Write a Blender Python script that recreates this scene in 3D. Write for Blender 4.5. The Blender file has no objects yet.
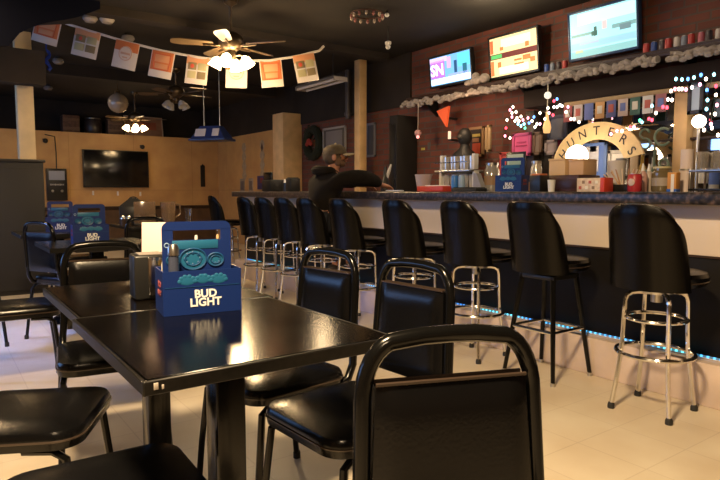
import bpy, bmesh, math, random
from mathutils import Vector, Matrix
random.seed(7)
PI = math.pi
SC = bpy.context.scene
COL = SC.collection

# ------------------------------------------------------------------ camera calibration
CAM_H, PSI, TH, FPX = 1.08, math.radians(35.6), math.radians(4.67), 600.0
_s, _c = math.sin, math.cos
FW = Vector((_s(PSI)*_c(TH), _c(PSI)*_c(TH), -_s(TH)))
RT = Vector((_c(PSI), -_s(PSI), 0))
UP = Vector((_s(PSI)*_s(TH), _c(PSI)*_s(TH), _c(TH)))

def at(x, y, X=None, Y=None, Z=None, t=None):
    """point of the room seen at photo pixel (x, y) on a wall plane, a table height or at a distance"""
    d = FW + RT*((x-360)/FPX) - UP*((y-240)/FPX)
    if X is not None: t = X/d.x
    elif Y is not None: t = Y/d.y
    elif Z is not None: t = (Z-CAM_H)/d.z
    return Vector((0, 0, CAM_H)) + d*t

# ------------------------------------------------------------------ materials
_M = {}
def mat(name, col, rough=.5, metal=0., spec=.5, emit=None, estr=0., trans=0., var=0., vscale=20., bump=0., coat=0., rvar=0.):
    if name in _M: return _M[name]
    m = bpy.data.materials.new(name); m.use_nodes = True
    nt = m.node_tree; b = nt.nodes['Principled BSDF']
    c4 = (col[0], col[1], col[2], 1)
    b.inputs['Base Color'].default_value = c4
    b.inputs['Roughness'].default_value = rough
    b.inputs['Metallic'].default_value = metal
    b.inputs['Specular IOR Level'].default_value = spec
    b.inputs['Transmission Weight'].default_value = trans
    b.inputs['Coat Weight'].default_value = coat
    if emit is not None:
        b.inputs['Emission Color'].default_value = (emit[0], emit[1], emit[2], 1)
        b.inputs['Emission Strength'].default_value = estr
    if var > 0 or bump > 0 or rvar > 0:
        tc = nt.nodes.new('ShaderNodeTexCoord')
        n = nt.nodes.new('ShaderNodeTexNoise'); n.inputs['Scale'].default_value = vscale; n.inputs['Detail'].default_value = 5
        nt.links.new(tc.outputs['Object'], n.inputs['Vector'])
        if var > 0:
            r = nt.nodes.new('ShaderNodeValToRGB')
            r.color_ramp.elements[0].position = .3; r.color_ramp.elements[1].position = .7
            r.color_ramp.elements[0].color = tuple(max(0, x*(1-var)) for x in col)+(1,)
            r.color_ramp.elements[1].color = tuple(min(1, x*(1+var)) for x in col)+(1,)
            nt.links.new(n.outputs['Fac'], r.inputs['Fac']); nt.links.new(r.outputs['Color'], b.inputs['Base Color'])
        if rvar > 0:
            mr = nt.nodes.new('ShaderNodeMapRange')
            mr.inputs['To Min'].default_value = max(0, rough-rvar); mr.inputs['To Max'].default_value = rough+rvar
            nt.links.new(n.outputs['Fac'], mr.inputs['Value']); nt.links.new(mr.outputs['Result'], b.inputs['Roughness'])
        if bump > 0:
            bp = nt.nodes.new('ShaderNodeBump'); bp.inputs['Strength'].default_value = bump; bp.inputs['Distance'].default_value = .01
            nt.links.new(n.outputs['Fac'], bp.inputs['Height']); nt.links.new(bp.outputs['Normal'], b.inputs['Normal'])
    _M[name] = m
    return m

def glow(name, col, s):
    return mat(name, (col[0]*.5, col[1]*.5, col[2]*.5), .4, emit=col, estr=s)

def brick_mat(name, c1, c2, mortar, bw, bh, msize, rough=.8, bump=.6, offset=.5, axis='YZ', var=True, rmin=None):
    m = bpy.data.materials.new(name); m.use_nodes = True
    nt = m.node_tree; b = nt.nodes['Principled BSDF']
    tc = nt.nodes.new('ShaderNodeTexCoord'); sp = nt.nodes.new('ShaderNodeSeparateXYZ'); cb = nt.nodes.new('ShaderNodeCombineXYZ')
    nt.links.new(tc.outputs['Object'], sp.inputs[0])
    nt.links.new(sp.outputs[axis[0]], cb.inputs['X']); nt.links.new(sp.outputs[axis[1]], cb.inputs['Y'])
    br = nt.nodes.new('ShaderNodeTexBrick')
    br.offset = offset
    br.inputs['Scale'].default_value = 1; br.inputs['Brick Width'].default_value = bw; br.inputs['Row Height'].default_value = bh
    br.inputs['Mortar Size'].default_value = msize; br.inputs['Mortar Smooth'].default_value = .3
    br.inputs['Color1'].default_value = c1+(1,); br.inputs['Color2'].default_value = c2+(1,); br.inputs['Mortar'].default_value = mortar+(1,)
    nt.links.new(cb.outputs[0], br.inputs['Vector'])
    n = nt.nodes.new('ShaderNodeTexNoise'); n.inputs['Scale'].default_value = 3.; n.inputs['Detail'].default_value = 6
    nt.links.new(tc.outputs['Object'], n.inputs['Vector'])
    mx = nt.nodes.new('ShaderNodeMixRGB'); mx.blend_type = 'OVERLAY'; mx.inputs['Fac'].default_value = .35
    nt.links.new(br.outputs['Color'], mx.inputs['Color1']); nt.links.new(n.outputs['Fac'], mx.inputs['Color2'])
    nt.links.new(mx.outputs[0], b.inputs['Base Color'])
    b.inputs['Roughness'].default_value = rough
    if rmin is not None:
        mr = nt.nodes.new('ShaderNodeMapRange'); mr.inputs['To Min'].default_value = rmin; mr.inputs['To Max'].default_value = rough
        nt.links.new(n.outputs['Fac'], mr.inputs['Value']); nt.links.new(mr.outputs['Result'], b.inputs['Roughness'])
    bp = nt.nodes.new('ShaderNodeBump'); bp.inputs['Strength'].default_value = bump; bp.inputs['Distance'].default_value = .006; bp.invert = True
    nt.links.new(br.outputs['Fac'], bp.inputs['Height']); nt.links.new(bp.outputs['Normal'], b.inputs['Normal'])
    _M[name] = m
    return m

VINYL = mat('black_vinyl', (.003, .003, .0034), .21, spec=.26, bump=.04, vscale=160)
TUBE = mat('black_tube', (.003, .003, .003), .18, spec=.26)
CHROME = mat('chrome', (.78, .76, .73), .14, metal=1)
STEEL = mat('brushed_steel', (.55, .54, .52), .3, metal=1)
RUBBER = mat('rubber', (.015, .015, .015), .7)
PIPING = mat('piping', (.03, .02, .015), .25)
BLACK = mat('black_plastic', (.012, .012, .012), .35)
MATTE = mat('matte_black', (.012, .010, .009), .8)
DARKWOOD = mat('dark_wood', (.035, .018, .010), .45, var=.4, vscale=8)
TANWOOD = mat('tan_wood', (.78, .52, .25), .5, var=.12, vscale=6)
WHITE = mat('white_plastic', (.75, .73, .70), .4)
PAPER = mat('paper', (.80, .76, .72), .7)
GLASS = mat('clear_glass', (.92, .95, .95), .03, trans=1.)
SMOKE = mat('tinted_clear_plastic', (.55, .40, .27), .12, trans=.75)
NAVY = mat('navy_card', (.006, .022, .13), .38, spec=.4)
TEAL = mat('teal_print', (.012, .115, .24), .42)
TEALD = mat('deep_teal_print', (.008, .06, .17), .42)
REDP = mat('red_plastic', (.62, .06, .03), .4)
BLUEP = mat('blue_plastic', (.03, .12, .50), .35)

# ------------------------------------------------------------------ mesh builder
class MB:
    def __init__(self): self.b = bmesh.new()
    def _xf(self, verts, M):
        if M is not None: bmesh.ops.transform(self.b, matrix=M, verts=verts)
    def box(self, c, s, bev=0., seg=2, M=None, rz=0.):
        r = bmesh.ops.create_cube(self.b, size=1.0)
        vs = r['verts']
        bmesh.ops.scale(self.b, vec=Vector(s), verts=vs)
        if bev > 0:
            es = list({e for v in vs for e in v.link_edges})
            q = bmesh.ops.bevel(self.b, geom=es, offset=bev, segments=seg, affect='EDGES', profile=.5)
            vs = list({v for f in q['faces'] for v in f.verts} | {v for v in vs if v.is_valid})
        T = Matrix.Translation(Vector(c)) @ Matrix.Rotation(rz, 4, 'Z')
        self._xf(vs, T if M is None else M @ T)
        return self
    def tube(self, pts, r, seg=8, closed=False, M=None, caps=True, flat=1.0):
        P = [Vector(p) for p in pts]; n = len(P)
        R = r if isinstance(r, (list, tuple)) else [r]*n
        tang = []
        for i in range(n):
            if closed: a, b = P[(i-1) % n], P[(i+1) % n]
            else: a, b = P[max(0, i-1)], P[min(n-1, i+1)]
            t = (b-a); tang.append(t.normalized() if t.length > 1e-9 else Vector((0, 0, 1)))
        up = Vector((0, 0, 1)) if abs(tang[0].z) < .9 else Vector((1, 0, 0))
        nrm = (up - tang[0]*up.dot(tang[0])).normalized()
        rings, vs = [], []
        for i in range(n):
            if i:
                ax = tang[i-1].cross(tang[i])
                if ax.length > 1e-8:
                    ang = tang[i-1].angle(tang[i]); nrm = Matrix.Rotation(ang, 3, ax.normalized()) @ nrm
                nrm = (nrm - tang[i]*nrm.dot(tang[i])).normalized()
            bi = tang[i].cross(nrm)
            ring = [self.b.verts.new(P[i] + (nrm*_c(2*PI*k/seg) + bi*(_s(2*PI*k/seg)*flat))*R[i]) for k in range(seg)]
            rings.append(ring); vs += ring
        m = n if closed else n-1
        for i in range(m):
            A, B = rings[i], rings[(i+1) % n]
            for k in range(seg):
                self.b.faces.new((A[k], A[(k+1) % seg], B[(k+1) % seg], B[k]))
        if not closed and caps:
            self.b.faces.new(list(reversed(rings[0]))); self.b.faces.new(rings[-1])
        self._xf(vs, M)
        return self
    def lathe(self, prof, seg=16, M=None, c=(0, 0, 0), cap=True):
        C = Vector(c); rings, vs = [], []
        for (r, z) in prof:
            if r < 1e-6:
                ring = [self.b.verts.new(C+Vector((0, 0, z)))]
            else:
                ring = [self.b.verts.new(C+Vector((r*_c(2*PI*k/seg), r*_s(2*PI*k/seg), z))) for k in range(seg)]
            rings.append(ring); vs += ring
        for A, B in zip(rings, rings[1:]):
            for k in range(seg):
                a = [A[k % len(A)], A[(k+1) % len(A)], B[(k+1) % len(B)], B[k % len(B)]]
                u = []
                for v in a:
                    if v not in u: u.append(v)
                if len(u) > 2:
                    try: self.b.faces.new(u)
                    except ValueError: pass
        if cap:
            for ring, rev in ((rings[0], True), (rings[-1], False)):
                if len(ring) > 2: self.b.faces.new(list(reversed(ring)) if rev else ring)
        self._xf(vs, M)
        return self
    def ball(self, c, r, sc=(1, 1, 1), M=None, u=14, v=9):
        q = bmesh.ops.create_uvsphere(self.b, u_segments=u, v_segments=v, radius=r)
        T = Matrix.Translation(Vector(c)) @ Matrix.Diagonal(Vector(sc)).to_4x4()
        self._xf(q['verts'], T if M is None else M @ T)
        return self
    def prism(self, poly, d, M=None):
        """polygon in local XZ, extruded from y=-d/2 to y=+d/2"""
        a = [self.b.verts.new((x, -d/2, z)) for x, z in poly]; b = [self.b.verts.new((x, d/2, z)) for x, z in poly]
        n = len(poly)
        self.b.faces.new(a); self.b.faces.new(list(reversed(b)))
        for i in range(n): self.b.faces.new((a[(i+1) % n], a[i], b[i], b[(i+1) % n]))
        self._xf(a+b, M)
        return self
    def band(self, outer, inner, d, M=None):
        """strip between two open polylines in XZ, extruded in y"""
        n = len(outer); V = []
        for y in (-d/2, d/2):
            V.append(([self.b.verts.new((x, y, z)) for x, z in outer], [self.b.verts.new((x, y, z)) for x, z in inner]))
        (o0, i0), (o1, i1) = V
        for k in range(n-1):
            self.b.faces.new((o0[k], o0[k+1], i0[k+1], i0[k])); self.b.faces.new((o1[k+1], o1[k], i1[k], i1[k+1]))
            self.b.faces.new((o0[k+1], o0[k], o1[k], o1[k+1])); self.b.faces.new((i0[k], i0[k+1], i1[k+1], i1[k]))
        self.b.faces.new((o0[0], i0[0], i1[0], o1[0])); self.b.faces.new((o0[-1], o1[-1], i1[-1], i0[-1]))
        self._xf([v for p in V for l in p for v in l], M)
        return self
    def shell(self, fo, fi, nu, nv, M=None):
        """closed curved slab between two surfaces fo(u,v), fi(u,v), u,v in 0..1"""
        G = []
        for f in (fo, fi):
            G.append([[self.b.verts.new(Vector(f(i/nu, j/nv))) for j in range(nv+1)] for i in range(nu+1)])
        A, B = G
        for i in range(nu):
            for j in range(nv):
                self.b.faces.new((A[i][j], A[i+1][j], A[i+1][j+1], A[i][j+1]))
                self.b.faces.new((B[i][j+1], B[i+1][j+1], B[i+1][j], B[i][j]))
        for i in range(nu):
            self.b.faces.new((A[i+1][0], A[i][0], B[i][0], B[i+1][0])); self.b.faces.new((A[i][nv], A[i+1][nv], B[i+1][nv], B[i][nv]))
        for j in range(nv):
            self.b.faces.new((A[0][j], A[0][j+1], B[0][j+1], B[0][j])); self.b.faces.new((A[nu][j+1], A[nu][j], B[nu][j], B[nu][j+1]))
        self._xf([v for g in G for r in g for v in r], M)
        return self
    def build(self, name, m, parent=None, loc=(0, 0, 0), rz=0., smooth=True, rot=None, subdiv=0):
        bmesh.ops.recalc_face_normals(self.b, faces=self.b.faces[:])
        me = bpy.data.meshes.new(name); self.b.to_mesh(me); self.b.free()
        me.materials.append(m)
        o = bpy.data.objects.new(name, me); COL.objects.link(o)
        o.location = loc; o.rotation_euler = rot if rot else (0, 0, rz)
        if parent: o.parent = parent
        if smooth:
            for p in me.polygons: p.use_smooth = True
            try: me.set_sharp_from_angle(angle=math.radians(38))
            except Exception: pass
        if subdiv:
            md = o.modifiers.new('sub', 'SUBSURF'); md.levels = subdiv; md.render_levels = subdiv
        return o

def bx(name, m, c, s, parent=None, bev=0., rz=0., rot=None, loc=None):
    """one bevelled box as an object"""
    if loc is None: return MB().box((0, 0, 0), s, bev).build(name, m, parent, c, rz, rot=rot)
    return MB().box(c, s, bev).build(name, m, parent, loc, rz, rot=rot)

def thing(name, label, cat, loc=(0, 0, 0), rz=0., group=None, rot=None):
    o = bpy.data.objects.new(name, None); COL.objects.link(o)
    o.empty_display_size = .1
    o.location = loc; o.rotation_euler = rot if rot else (0, 0, rz)
    return tag(o, label, cat, group)

def tag(o, label, cat, group=None):
    o['label'] = label; o['category'] = cat
    if group: o['group'] = group
    return o

def struct(o):
    o['kind'] = 'structure'; return o

KIDS = {}
def dup(root, loc, rz, label, group=None, rot=None):
    def cp(o, parent):
        c = o.copy(); COL.objects.link(c)
        if parent: c.parent = parent
        for ch in list(o.children): cp(ch, c)
        return c
    r = cp(root, None)
    r.location = loc; r.rotation_euler = rot if rot else (0, 0, rz); r['label'] = label
    if group: r['group'] = group
    return r

def text(name, body, size, m, parent, loc, rot=(PI/2, 0, 0), ext=.001, bold=0., sx=1., align='CENTER'):
    cu = bpy.data.curves.new(name, 'FONT'); cu.body = body; cu.size = size; cu.extrude = ext; cu.offset = bold
    cu.align_x = align; cu.align_y = 'CENTER'; cu.resolution_u = 3
    t = bpy.data.objects.new(name, cu); COL.objects.link(t)
    dg = bpy.context.evaluated_depsgraph_get()
    me = bpy.data.meshes.new_from_object(t.evaluated_get(dg))
    bpy.data.objects.remove(t); bpy.data.curves.remove(cu)
    me.name = name; me.materials.clear(); me.materials.append(m)
    o = bpy.data.objects.new(name, me); COL.objects.link(o)
    o.location = loc; o.rotation_euler = rot; o.scale = (sx, 1, 1)
    if parent: o.parent = parent
    return o

def arc(c, r, a0, a1, n, plane='XZ'):
    out = []
    for i in range(n+1):
        a = a0+(a1-a0)*i/n
        p, q = r*_c(a), r*_s(a)
        out.append((c[0]+p, c[1], c[2]+q) if plane == 'XZ' else (c[0]+p, c[1]+q, c[2]) if plane == 'XY' else (c[0], c[1]+p, c[2]+q))
    return out

def rrect(w, h, r, n=5, c=(0, 0)):
    """rounded rectangle outline"""
    out = []
    for sx, sy, a in ((1, 1, 0), (-1, 1, PI/2), (-1, -1, PI), (1, -1, 1.5*PI)):
        for i in range(n+1):
            t = a+PI/2*i/n
            out.append((c[0]+sx*(w/2-r)+r*_c(t), c[1]+sy*(h/2-r)+r*_s(t)))
    return out
FACE_W = -PI/2      # turns a thing built with its front on -Y so that the front looks towards -X (away from the bar wall)
# ================================================================== THE SETTING
CEIL = 2.88
FLOOR_M = brick_mat('floor_tile', (.66, .57, .44), (.64, .55, .42), (.56, .47, .36), .305, .305, .003, rough=.5, bump=.05, offset=0., axis='XY', rmin=.28)
BRICK_M = brick_mat('brick', (.20, .058, .034), (.13, .042, .026), (.11, .072, .055), .215, .073, .010)
PANEL_M = brick_mat('tan_paneling', (.60, .35, .13), (.56, .32, .115), (.42, .23, .08), 1.2, 4.0, .004, rough=.55, bump=.1, offset=0., axis='XZ')
PANEL_S = brick_mat('tan_paneling_side', (.60, .35, .13), (.56, .32, .115), (.42, .23, .08), 1.2, 4.0, .004, rough=.55, bump=.1, offset=0., axis='YZ')
CEIL_M = mat('ceiling_paint', (.015, .011, .007), .85, var=.35, vscale=2.5, bump=.1)
DARKWALL = mat('dark_wall_paint', (.022, .015, .010), .85, var=.3, vscale=3)
BASE_M = mat('brown_wainscot', (.10, .052, .022), .5, var=.3, vscale=5)

struct(bx('floor', FLOOR_M, (1.0, 5.15, -.05), (8.8, 16.7, .1)))
struct(bx('ceiling', CEIL_M, (1.0, 5.15, CEIL+.05), (8.8, 16.7, .1)))
struct(bx('wall_right', BRICK_M, (5.3, 3.15, 1.44), (.2, 12.3, 2.88)))
struct(bx('wall_right_tan', PANEL_S, (5.29, 10.95, 1.1), (.2, 3.3, 2.2)))
struct(bx('wall_right_upper', DARKWALL, (5.30, 11.3, 2.54), (.2, 4.0, .68)))
struct(bx('trim_1', DARKWALL, (5.185, 7.68, 2.54), (.03, 3.16, .68)))
struct(bx('wall_far', PANEL_M, (1.0, 12.66, 1.1), (8.6, .12, 2.2)))
struct(bx('wall_far_alcove', DARKWALL, (1.0, 13.42, 1.44), (8.6, .1, 2.88)))
struct(bx('trim_2', mat('alcove_ledge', (.05, .035, .025), .7), (1.0, 13.05, 2.17), (8.4, .64, .06)))
struct(bx('trim_3', DARKWOOD, (.9, 12.585, .74), (8.4, .03, .07), bev=.006))
struct(bx('trim_4', BASE_M, (.9, 12.592, .36), (8.4, .016, .70)))
struct(bx('wall_left', mat('left_wall_paint', (.12, .07, .03), .7, var=.2, vscale=3), (-3.3, 5.15, 1.44), (.2, 16.7, 2.88)))
struct(bx('wall_back', mat('back_wall_paint', (.10, .06, .03), .7, var=.2, vscale=3), (1.0, -3.1, 1.44), (8.6, .2, 2.88)))
# stub column with a bright left face beside the bar end, and the two posts
struct(bx('trim_5', TANWOOD, (5.01, 9.13, 1.19), (.36, .37, 2.38), bev=.006))
PX = at(360.5, 62, t=8.3)
struct(bx('trim_6', TANWOOD, (PX.x, PX.y, CEIL/2), (.125, .125, CEIL), bev=.006))
PL = at(24.5, 100, Y=7.95)
struct(bx('trim_7', mat('pale_post', (.86, .66, .38), .5, var=.1, vscale=5), (PL.x, PL.y, CEIL/2), (.17, .17, CEIL), bev=.006))
# soffit beam that hides the middle of the left post
struct(bx('trim_8', DARKWALL, (-1.0, 7.55, 2.42), (4.2, .20, .36)))
struct(bx('trim_9', DARKWALL, (.9, 9.6, 2.80), (8.2, .22, .16)))
struct(bx('trim_10', DARKWALL, (.9, 6.4, 2.84), (8.2, .16, .08)))
# unseen glowing panels added on the left wall as cool blue fill light
BLUE_FILL = glow('blue_fill_glow', (.25, .48, 1.0), 5)
struct(bx('added_fill_panel_1', BLUE_FILL, (-3.19, 5.4, 1.65), (.02, 2.2, 1.4)))
struct(bx('added_fill_panel_2', BLUE_FILL, (-3.19, 8.6, 1.65), (.02, 2.0, 1.4)))

# ================================================================== BAR COUNTER
def granite():
    m = bpy.data.materials.new('granite'); m.use_nodes = True; nt = m.node_tree; b = nt.nodes['Principled BSDF']
    tc = nt.nodes.new('ShaderNodeTexCoord'); n = nt.nodes.new('ShaderNodeTexNoise'); n.inputs['Scale'].default_value = 34; n.inputs['Detail'].default_value = 8
    r = nt.nodes.new('ShaderNodeValToRGB')
    e = r.color_ramp.elements; e[0].position = .36; e[0].color = (.008, .007, .008, 1); e[1].position = .68; e[1].color = (.12, .082, .075, 1)
    x = e.new(.5); x.color = (.028, .024, .025, 1)
    nt.links.new(tc.outputs['Object'], n.inputs['Vector']); nt.links.new(n.outputs['Fac'], r.inputs['Fac']); nt.links.new(r.outputs['Color'], b.inputs['Base Color'])
    b.inputs['Roughness'].default_value = .3
    return m
BX = 3.22
bar = thing('bar_counter', 'long bar with speckled granite top, white upper front and black lower front', 'bar', (3.45, 3.1, 0))
BY0, BY1 = -1.2, 7.12
L = BY1-BY0; MY = (BY0+BY1)/2-3.1
MB().box((0, MY, 1.0425), (.70, L, .065), .012, 3).build('countertop', granite(), bar)
MB().box((.02, MY, .878), (.45, L-.06, .264), .003).build('upper_panel', mat('white_laminate', (.72, .62, .54), .42, var=.06, vscale=1.5), bar)
MB().box((.03, MY, .4825), (.44, L-.06, .525), .004).build('lower_panel', mat('black_panelling', (.005, .004, .004), .5, spec=.2, rvar=.1, vscale=3), bar)
MB().box((-.015, MY, .11), (.63, L-.04, .22), .006).build('step', mat('step_tile', (.62, .50, .43), .4, var=.18, vscale=4), bar)
MB().box((-.195, MY, .742), (.012, L-.06, .018), .003).build('trim_strip', DARKWOOD, bar)
def led_mat():
    m = bpy.data.materials.new('led_strip_light'); m.use_nodes = True; nt = m.node_tree; b = nt.nodes['Principled BSDF']
    tc = nt.nodes.new('ShaderNodeTexCoord'); sp = nt.nodes.new('ShaderNodeSeparateXYZ'); nt.links.new(tc.outputs['Object'], sp.inputs[0])
    w = nt.nodes.new('ShaderNodeMath'); w.operation = 'MULTIPLY'; w.inputs[1].default_value = 2*PI/.032; nt.links.new(sp.outputs['Y'], w.inputs[0])
    si = nt.nodes.new('ShaderNodeMath'); si.operation = 'SINE'; nt.links.new(w.outputs[0], si.inputs[0])
    n = nt.nodes.new('ShaderNodeTexNoise'); n.inputs['Scale'].default_value = 2.2; nt.links.new(tc.outputs['Object'], n.inputs['Vector'])
    mr = nt.nodes.new('ShaderNodeMapRange'); mr.inputs['From Min'].default_value = -.2; mr.inputs['From Max'].default_value = 1; mr.inputs['To Min'].default_value = .25; mr.inputs['To Max'].default_value = 2.6
    nt.links.new(si.outputs[0], mr.inputs['Value'])
    r = nt.nodes.new('ShaderNodeValToRGB'); e = r.color_ramp.elements
    e[0].position = .4; e[0].color = (.02, .22, .8, 1); e[1].position = .6; e[1].color = (.12, .75, .9, 1)
    nt.links.new(n.outputs['Fac'], r.inputs['Fac'])
    nt.links.new(r.outputs['Color'], b.inputs['Emission Color']); nt.links.new(mr.outputs['Result'], b.inputs['Emission Strength'])
    b.inputs['Base Color'].default_value = (.1, .2, .3, 1)
    return m
led = thing('led_strip', 'thin strip of blue and cyan lights along the foot of the bar', 'light strip', (3.205, 3.1, .222))
MB().box((0, MY, .003), (.014, L-.3, .004), 0).build('backing_tape', WHITE, led)
MB().box((-.001, MY, .010), (.010, L-.3, .010), .003).build('lights', led_mat(), led)

# ================================================================== TABLES
def table_mat(name, c, sc):
    m = bpy.data.materials.new(name); m.use_nodes = True; nt = m.node_tree; b = nt.nodes['Principled BSDF']
    tc = nt.nodes.new('ShaderNodeTexCoord')
    n = nt.nodes.new('ShaderNodeTexNoise'); n.inputs['Scale'].default_value = 11; n.inputs['Detail'].default_value = 9
    n2 = nt.nodes.new('ShaderNodeTexNoise'); n2.inputs['Scale'].default_value = 190; n2.inputs['Detail'].default_value = 2
    for x in (n, n2): nt.links.new(tc.outputs['Object'], x.inputs['Vector'])
    r = nt.nodes.new('ShaderNodeValToRGB'); e = r.color_ramp.elements
    e[0].position = .3; e[0].color = tuple(.6*x for x in c)+(1,); e[1].position = .75; e[1].color = tuple(1.6*x for x in c)+(1,)
    nt.links.new(n.outputs['Fac'], r.inputs['Fac'])
    r2 = nt.nodes.new('ShaderNodeValToRGB'); e2 = r2.color_ramp.elements; e2[0].position = .70; e2[0].color = (0, 0, 0, 1); e2[1].position = .76; e2[1].color = (1, 1, 1, 1)
    nt.links.new(n2.outputs['Fac'], r2.inputs['Fac'])
    mx = nt.nodes.new('ShaderNodeMixRGB'); mx.inputs['Color2'].default_value = (.012, .010, .009, 1)
    nt.links.new(r2.outputs['Color'], mx.inputs['Fac']); nt.links.new(r.outputs['Color'], mx.inputs['Color1']); nt.links.new(mx.outputs[0], b.inputs['Base Color'])
    mr = nt.nodes.new('ShaderNodeMapRange'); mr.inputs['To Min'].default_value = .11; mr.inputs['To Max'].default_value = .20
    nt.links.new(n.outputs['Fac'], mr.inputs['Value']); nt.links.new(mr.outputs['Result'], b.inputs['Roughness'])
    b.inputs['Specular IOR Level'].default_value = .22
    bp = nt.nodes.new('ShaderNodeBump'); bp.inputs['Strength'].default_value = .06; bp.inputs['Distance'].default_value = .004
    nt.links.new(n2.outputs['Fac'], bp.inputs['Height']); nt.links.new(bp.outputs['Normal'], b.inputs['Normal'])
    return m
TOP1 = table_mat('black_laminate', (.0016, .0014, .0013), 1)
TOP2 = table_mat('brown_black_laminate', (.003, .0022, .0016), 1)
EDGE = mat('table_edge_band', (.005, .0045, .004), .4, spec=.25, var=.5, vscale=60)
def make_table(label, loc, sx, sy, tm, rz=0., group='square pedestal tables'):
    t = thing('pub_table', label, 'table', loc, rz, group)
    MB().box((0, 0, .7365), (sx-.008, sy-.008, .027), .002, 1).build('tabletop', tm, t)
    e = MB()
    for p in ((0, -sy/2, sx, .008), (0, sy/2, sx, .008), (-sx/2, 0, .008, sy+.008), (sx/2, 0, .008, sy+.008)):
        e.box((p[0], p[1], .7355), (p[2], p[3], .027), .002, 1)
    e.build('edge_band', EDGE, t)
    MB().box((0, 0, .375), (.075, .075, .66), .006).build('column', TUBE, t)
    MB().box((0, 0, .712), (.30, .30, .018), .004).box((0, 0, .702), (.12, .12, .02), .003).build('mounting_plate', MATTE, t)
    b = MB(); b.lathe([(.0, .0), (.088, .0), (.092, .008), (.086, .018), (.06, .045), (.054, .05), (0, .05)], 28); b.build('base', TUBE, t)
    return t
T1 = make_table('square black table nearest the camera, its near corner scuffed, a beer carton on it', (.57, 1.365, 0), .56, .63, TOP1)
T2 = make_table('square brownish black table butted against the far edge of the nearest table', (.585, 1.988, 0), .56, .60, TOP2)
MB().box((-.279, -.309, .744), (.010, .003, .008), .001).box((-.262, -.3195, .738), (.008, .002, .012), .0006).box((-.250, -.3195, .735), (.004, .002, .008), .0006).build('scuff', mat('bare_scuffed_edge', (.42, .38, .34), .6), T1)
T3 = make_table('dark square table further back holding a blue carton, a chair pushed against it', (.86, 4.12, 0), .62, .60, TOP2)
T4 = make_table('dark square table behind the chair row, holding the farther blue carton', (.84, 5.40, 0), .60, .60, TOP1)
T5 = make_table('dark square table with pitchers and a menu rack in the middle of the room', (1.82, 6.05, 0), .70, .70, TOP1)

# ================================================================== STACK CHAIRS
def make_chair(label, loc, az, group='black vinyl stacking chairs'):
    t = thing('stacking_chair', label, 'chair', loc, -az, group)
    W, D = .385, .39
    # seat: cushioned pad, corners rounded
    o_ = rrect(W, D, .07, 6)
    s = MB()
    prof = [(.88, .408), (.985, .414), (1.0, .437), (.995, .452), (.965, .462), (.80, .470), (.45, .473), (0.001, .474)]
    rings = []
    for k, z in prof: rings.append([s.b.verts.new((x*k, y*k, z)) for x, y in o_])
    n = len(o_)
    for A, B in zip(rings, rings[1:]):
        for i in range(n): s.b.faces.new((A[i], A[(i+1) % n], B[(i+1) % n], B[i]))
    s.b.faces.new(list(reversed(rings[0]))); s.b.faces.new(rings[-1])
    seat = s.build('seat', VINYL, t)
    MB().tube([(x*1.0, y*1.0, .4375) for x, y in o_], .0035, 6, closed=True).build('piping', PIPING, seat)
    # back frame: one bent tube
    def side(x0, sg):
        return [(sg*.168, -.155, .405), (sg*.172, -.20, .425), (sg*.168, -.226, .47), (sg*.161, -.236, .55), (sg*.157, -.244, .66), (sg*.154, -.251, .755)]
    pts = side(0, 1)
    for i in range(1, 8):
        a = (PI/2)*i/8
        pts.append((.154-.062*(1-_c(a)), -.251-.007*_s(a), .755+.095*_s(a)))
    pts += [(.047, -.2585, .8545), (0, -.259, .8555), (-.047, -.2585, .8545)]
    pts += [(-p[0], p[1], p[2]) for p in reversed(pts[:-3])]
    MB().tube(pts, .0145, 10).build('back_frame', TUBE, t)
    # upholstered back pad
    def ctr(u, v):
        z = .505+.280*v
        w = .150-.016*v
        y = -.234-.075*(z-.55)
        return Vector(((2*u-1)*w, y - .0*u, z))
    def pad(off, k):
        def f(u, v):
            p = ctr(u, v); e = min(u, 1-u)*8; g = min(v, 1-v)*8
            q = min(1, e)**.5*min(1, g)**.5
            p.y += off*(.45+.55*q); return p
        return f
    bk = MB().shell(pad(.022, 1), pad(-.016, 1), 16, 12).build('backrest', VINYL, t)
    MB().tube([ctr(u/10, 1)+Vector((0, .011, .002)) for u in range(11)], .0035, 6).tube([ctr(u/10, 1)+Vector((0, -.008, .002)) for u in range(11)], .0035, 6).build('piping', PIPING, bk)
    # legs and braces
    for sg in (1, -1):
        l = MB().tube([(sg*.165, -.10, .408), (sg*.168, -.165, .400), (sg*.176, -.195, .37), (sg*.186, -.222, .20), (sg*.195, -.245, .012)], .0115, 8).build('leg', TUBE, t)
        MB().lathe([(.0, 0), (.015, 0), (.015, .022), (.012, .03), (0, .03)], 10, c=(sg*.1955, -.246, 0)).build('glide', RUBBER, l)
        l = MB().tube([(sg*.165, .05, .408), (sg*.168, .125, .405), (sg*.173, .158, .385), (sg*.183, .178, .20), (sg*.192, .192, .012)], .0115, 8).build('leg', TUBE, t)
        MB().lathe([(.0, 0), (.015, 0), (.015, .022), (.012, .03), (0, .03)], 10, c=(sg*.1925, .193, 0)).build('glide', RUBBER, l)
    MB().tube([(-.168, .12, .405), (.168, .12, .405)], .0095, 8).build('seat_brace', TUBE, t)
    MB().tube([(-.168, -.14, .402), (.168, -.14, .402)], .0095, 8).build('seat_brace', TUBE, t)
    return t
R = math.radians
C1 = make_chair('black chair in the right foreground seen close up by its arched back', (.557, .436, 0), R(201.5))
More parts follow.
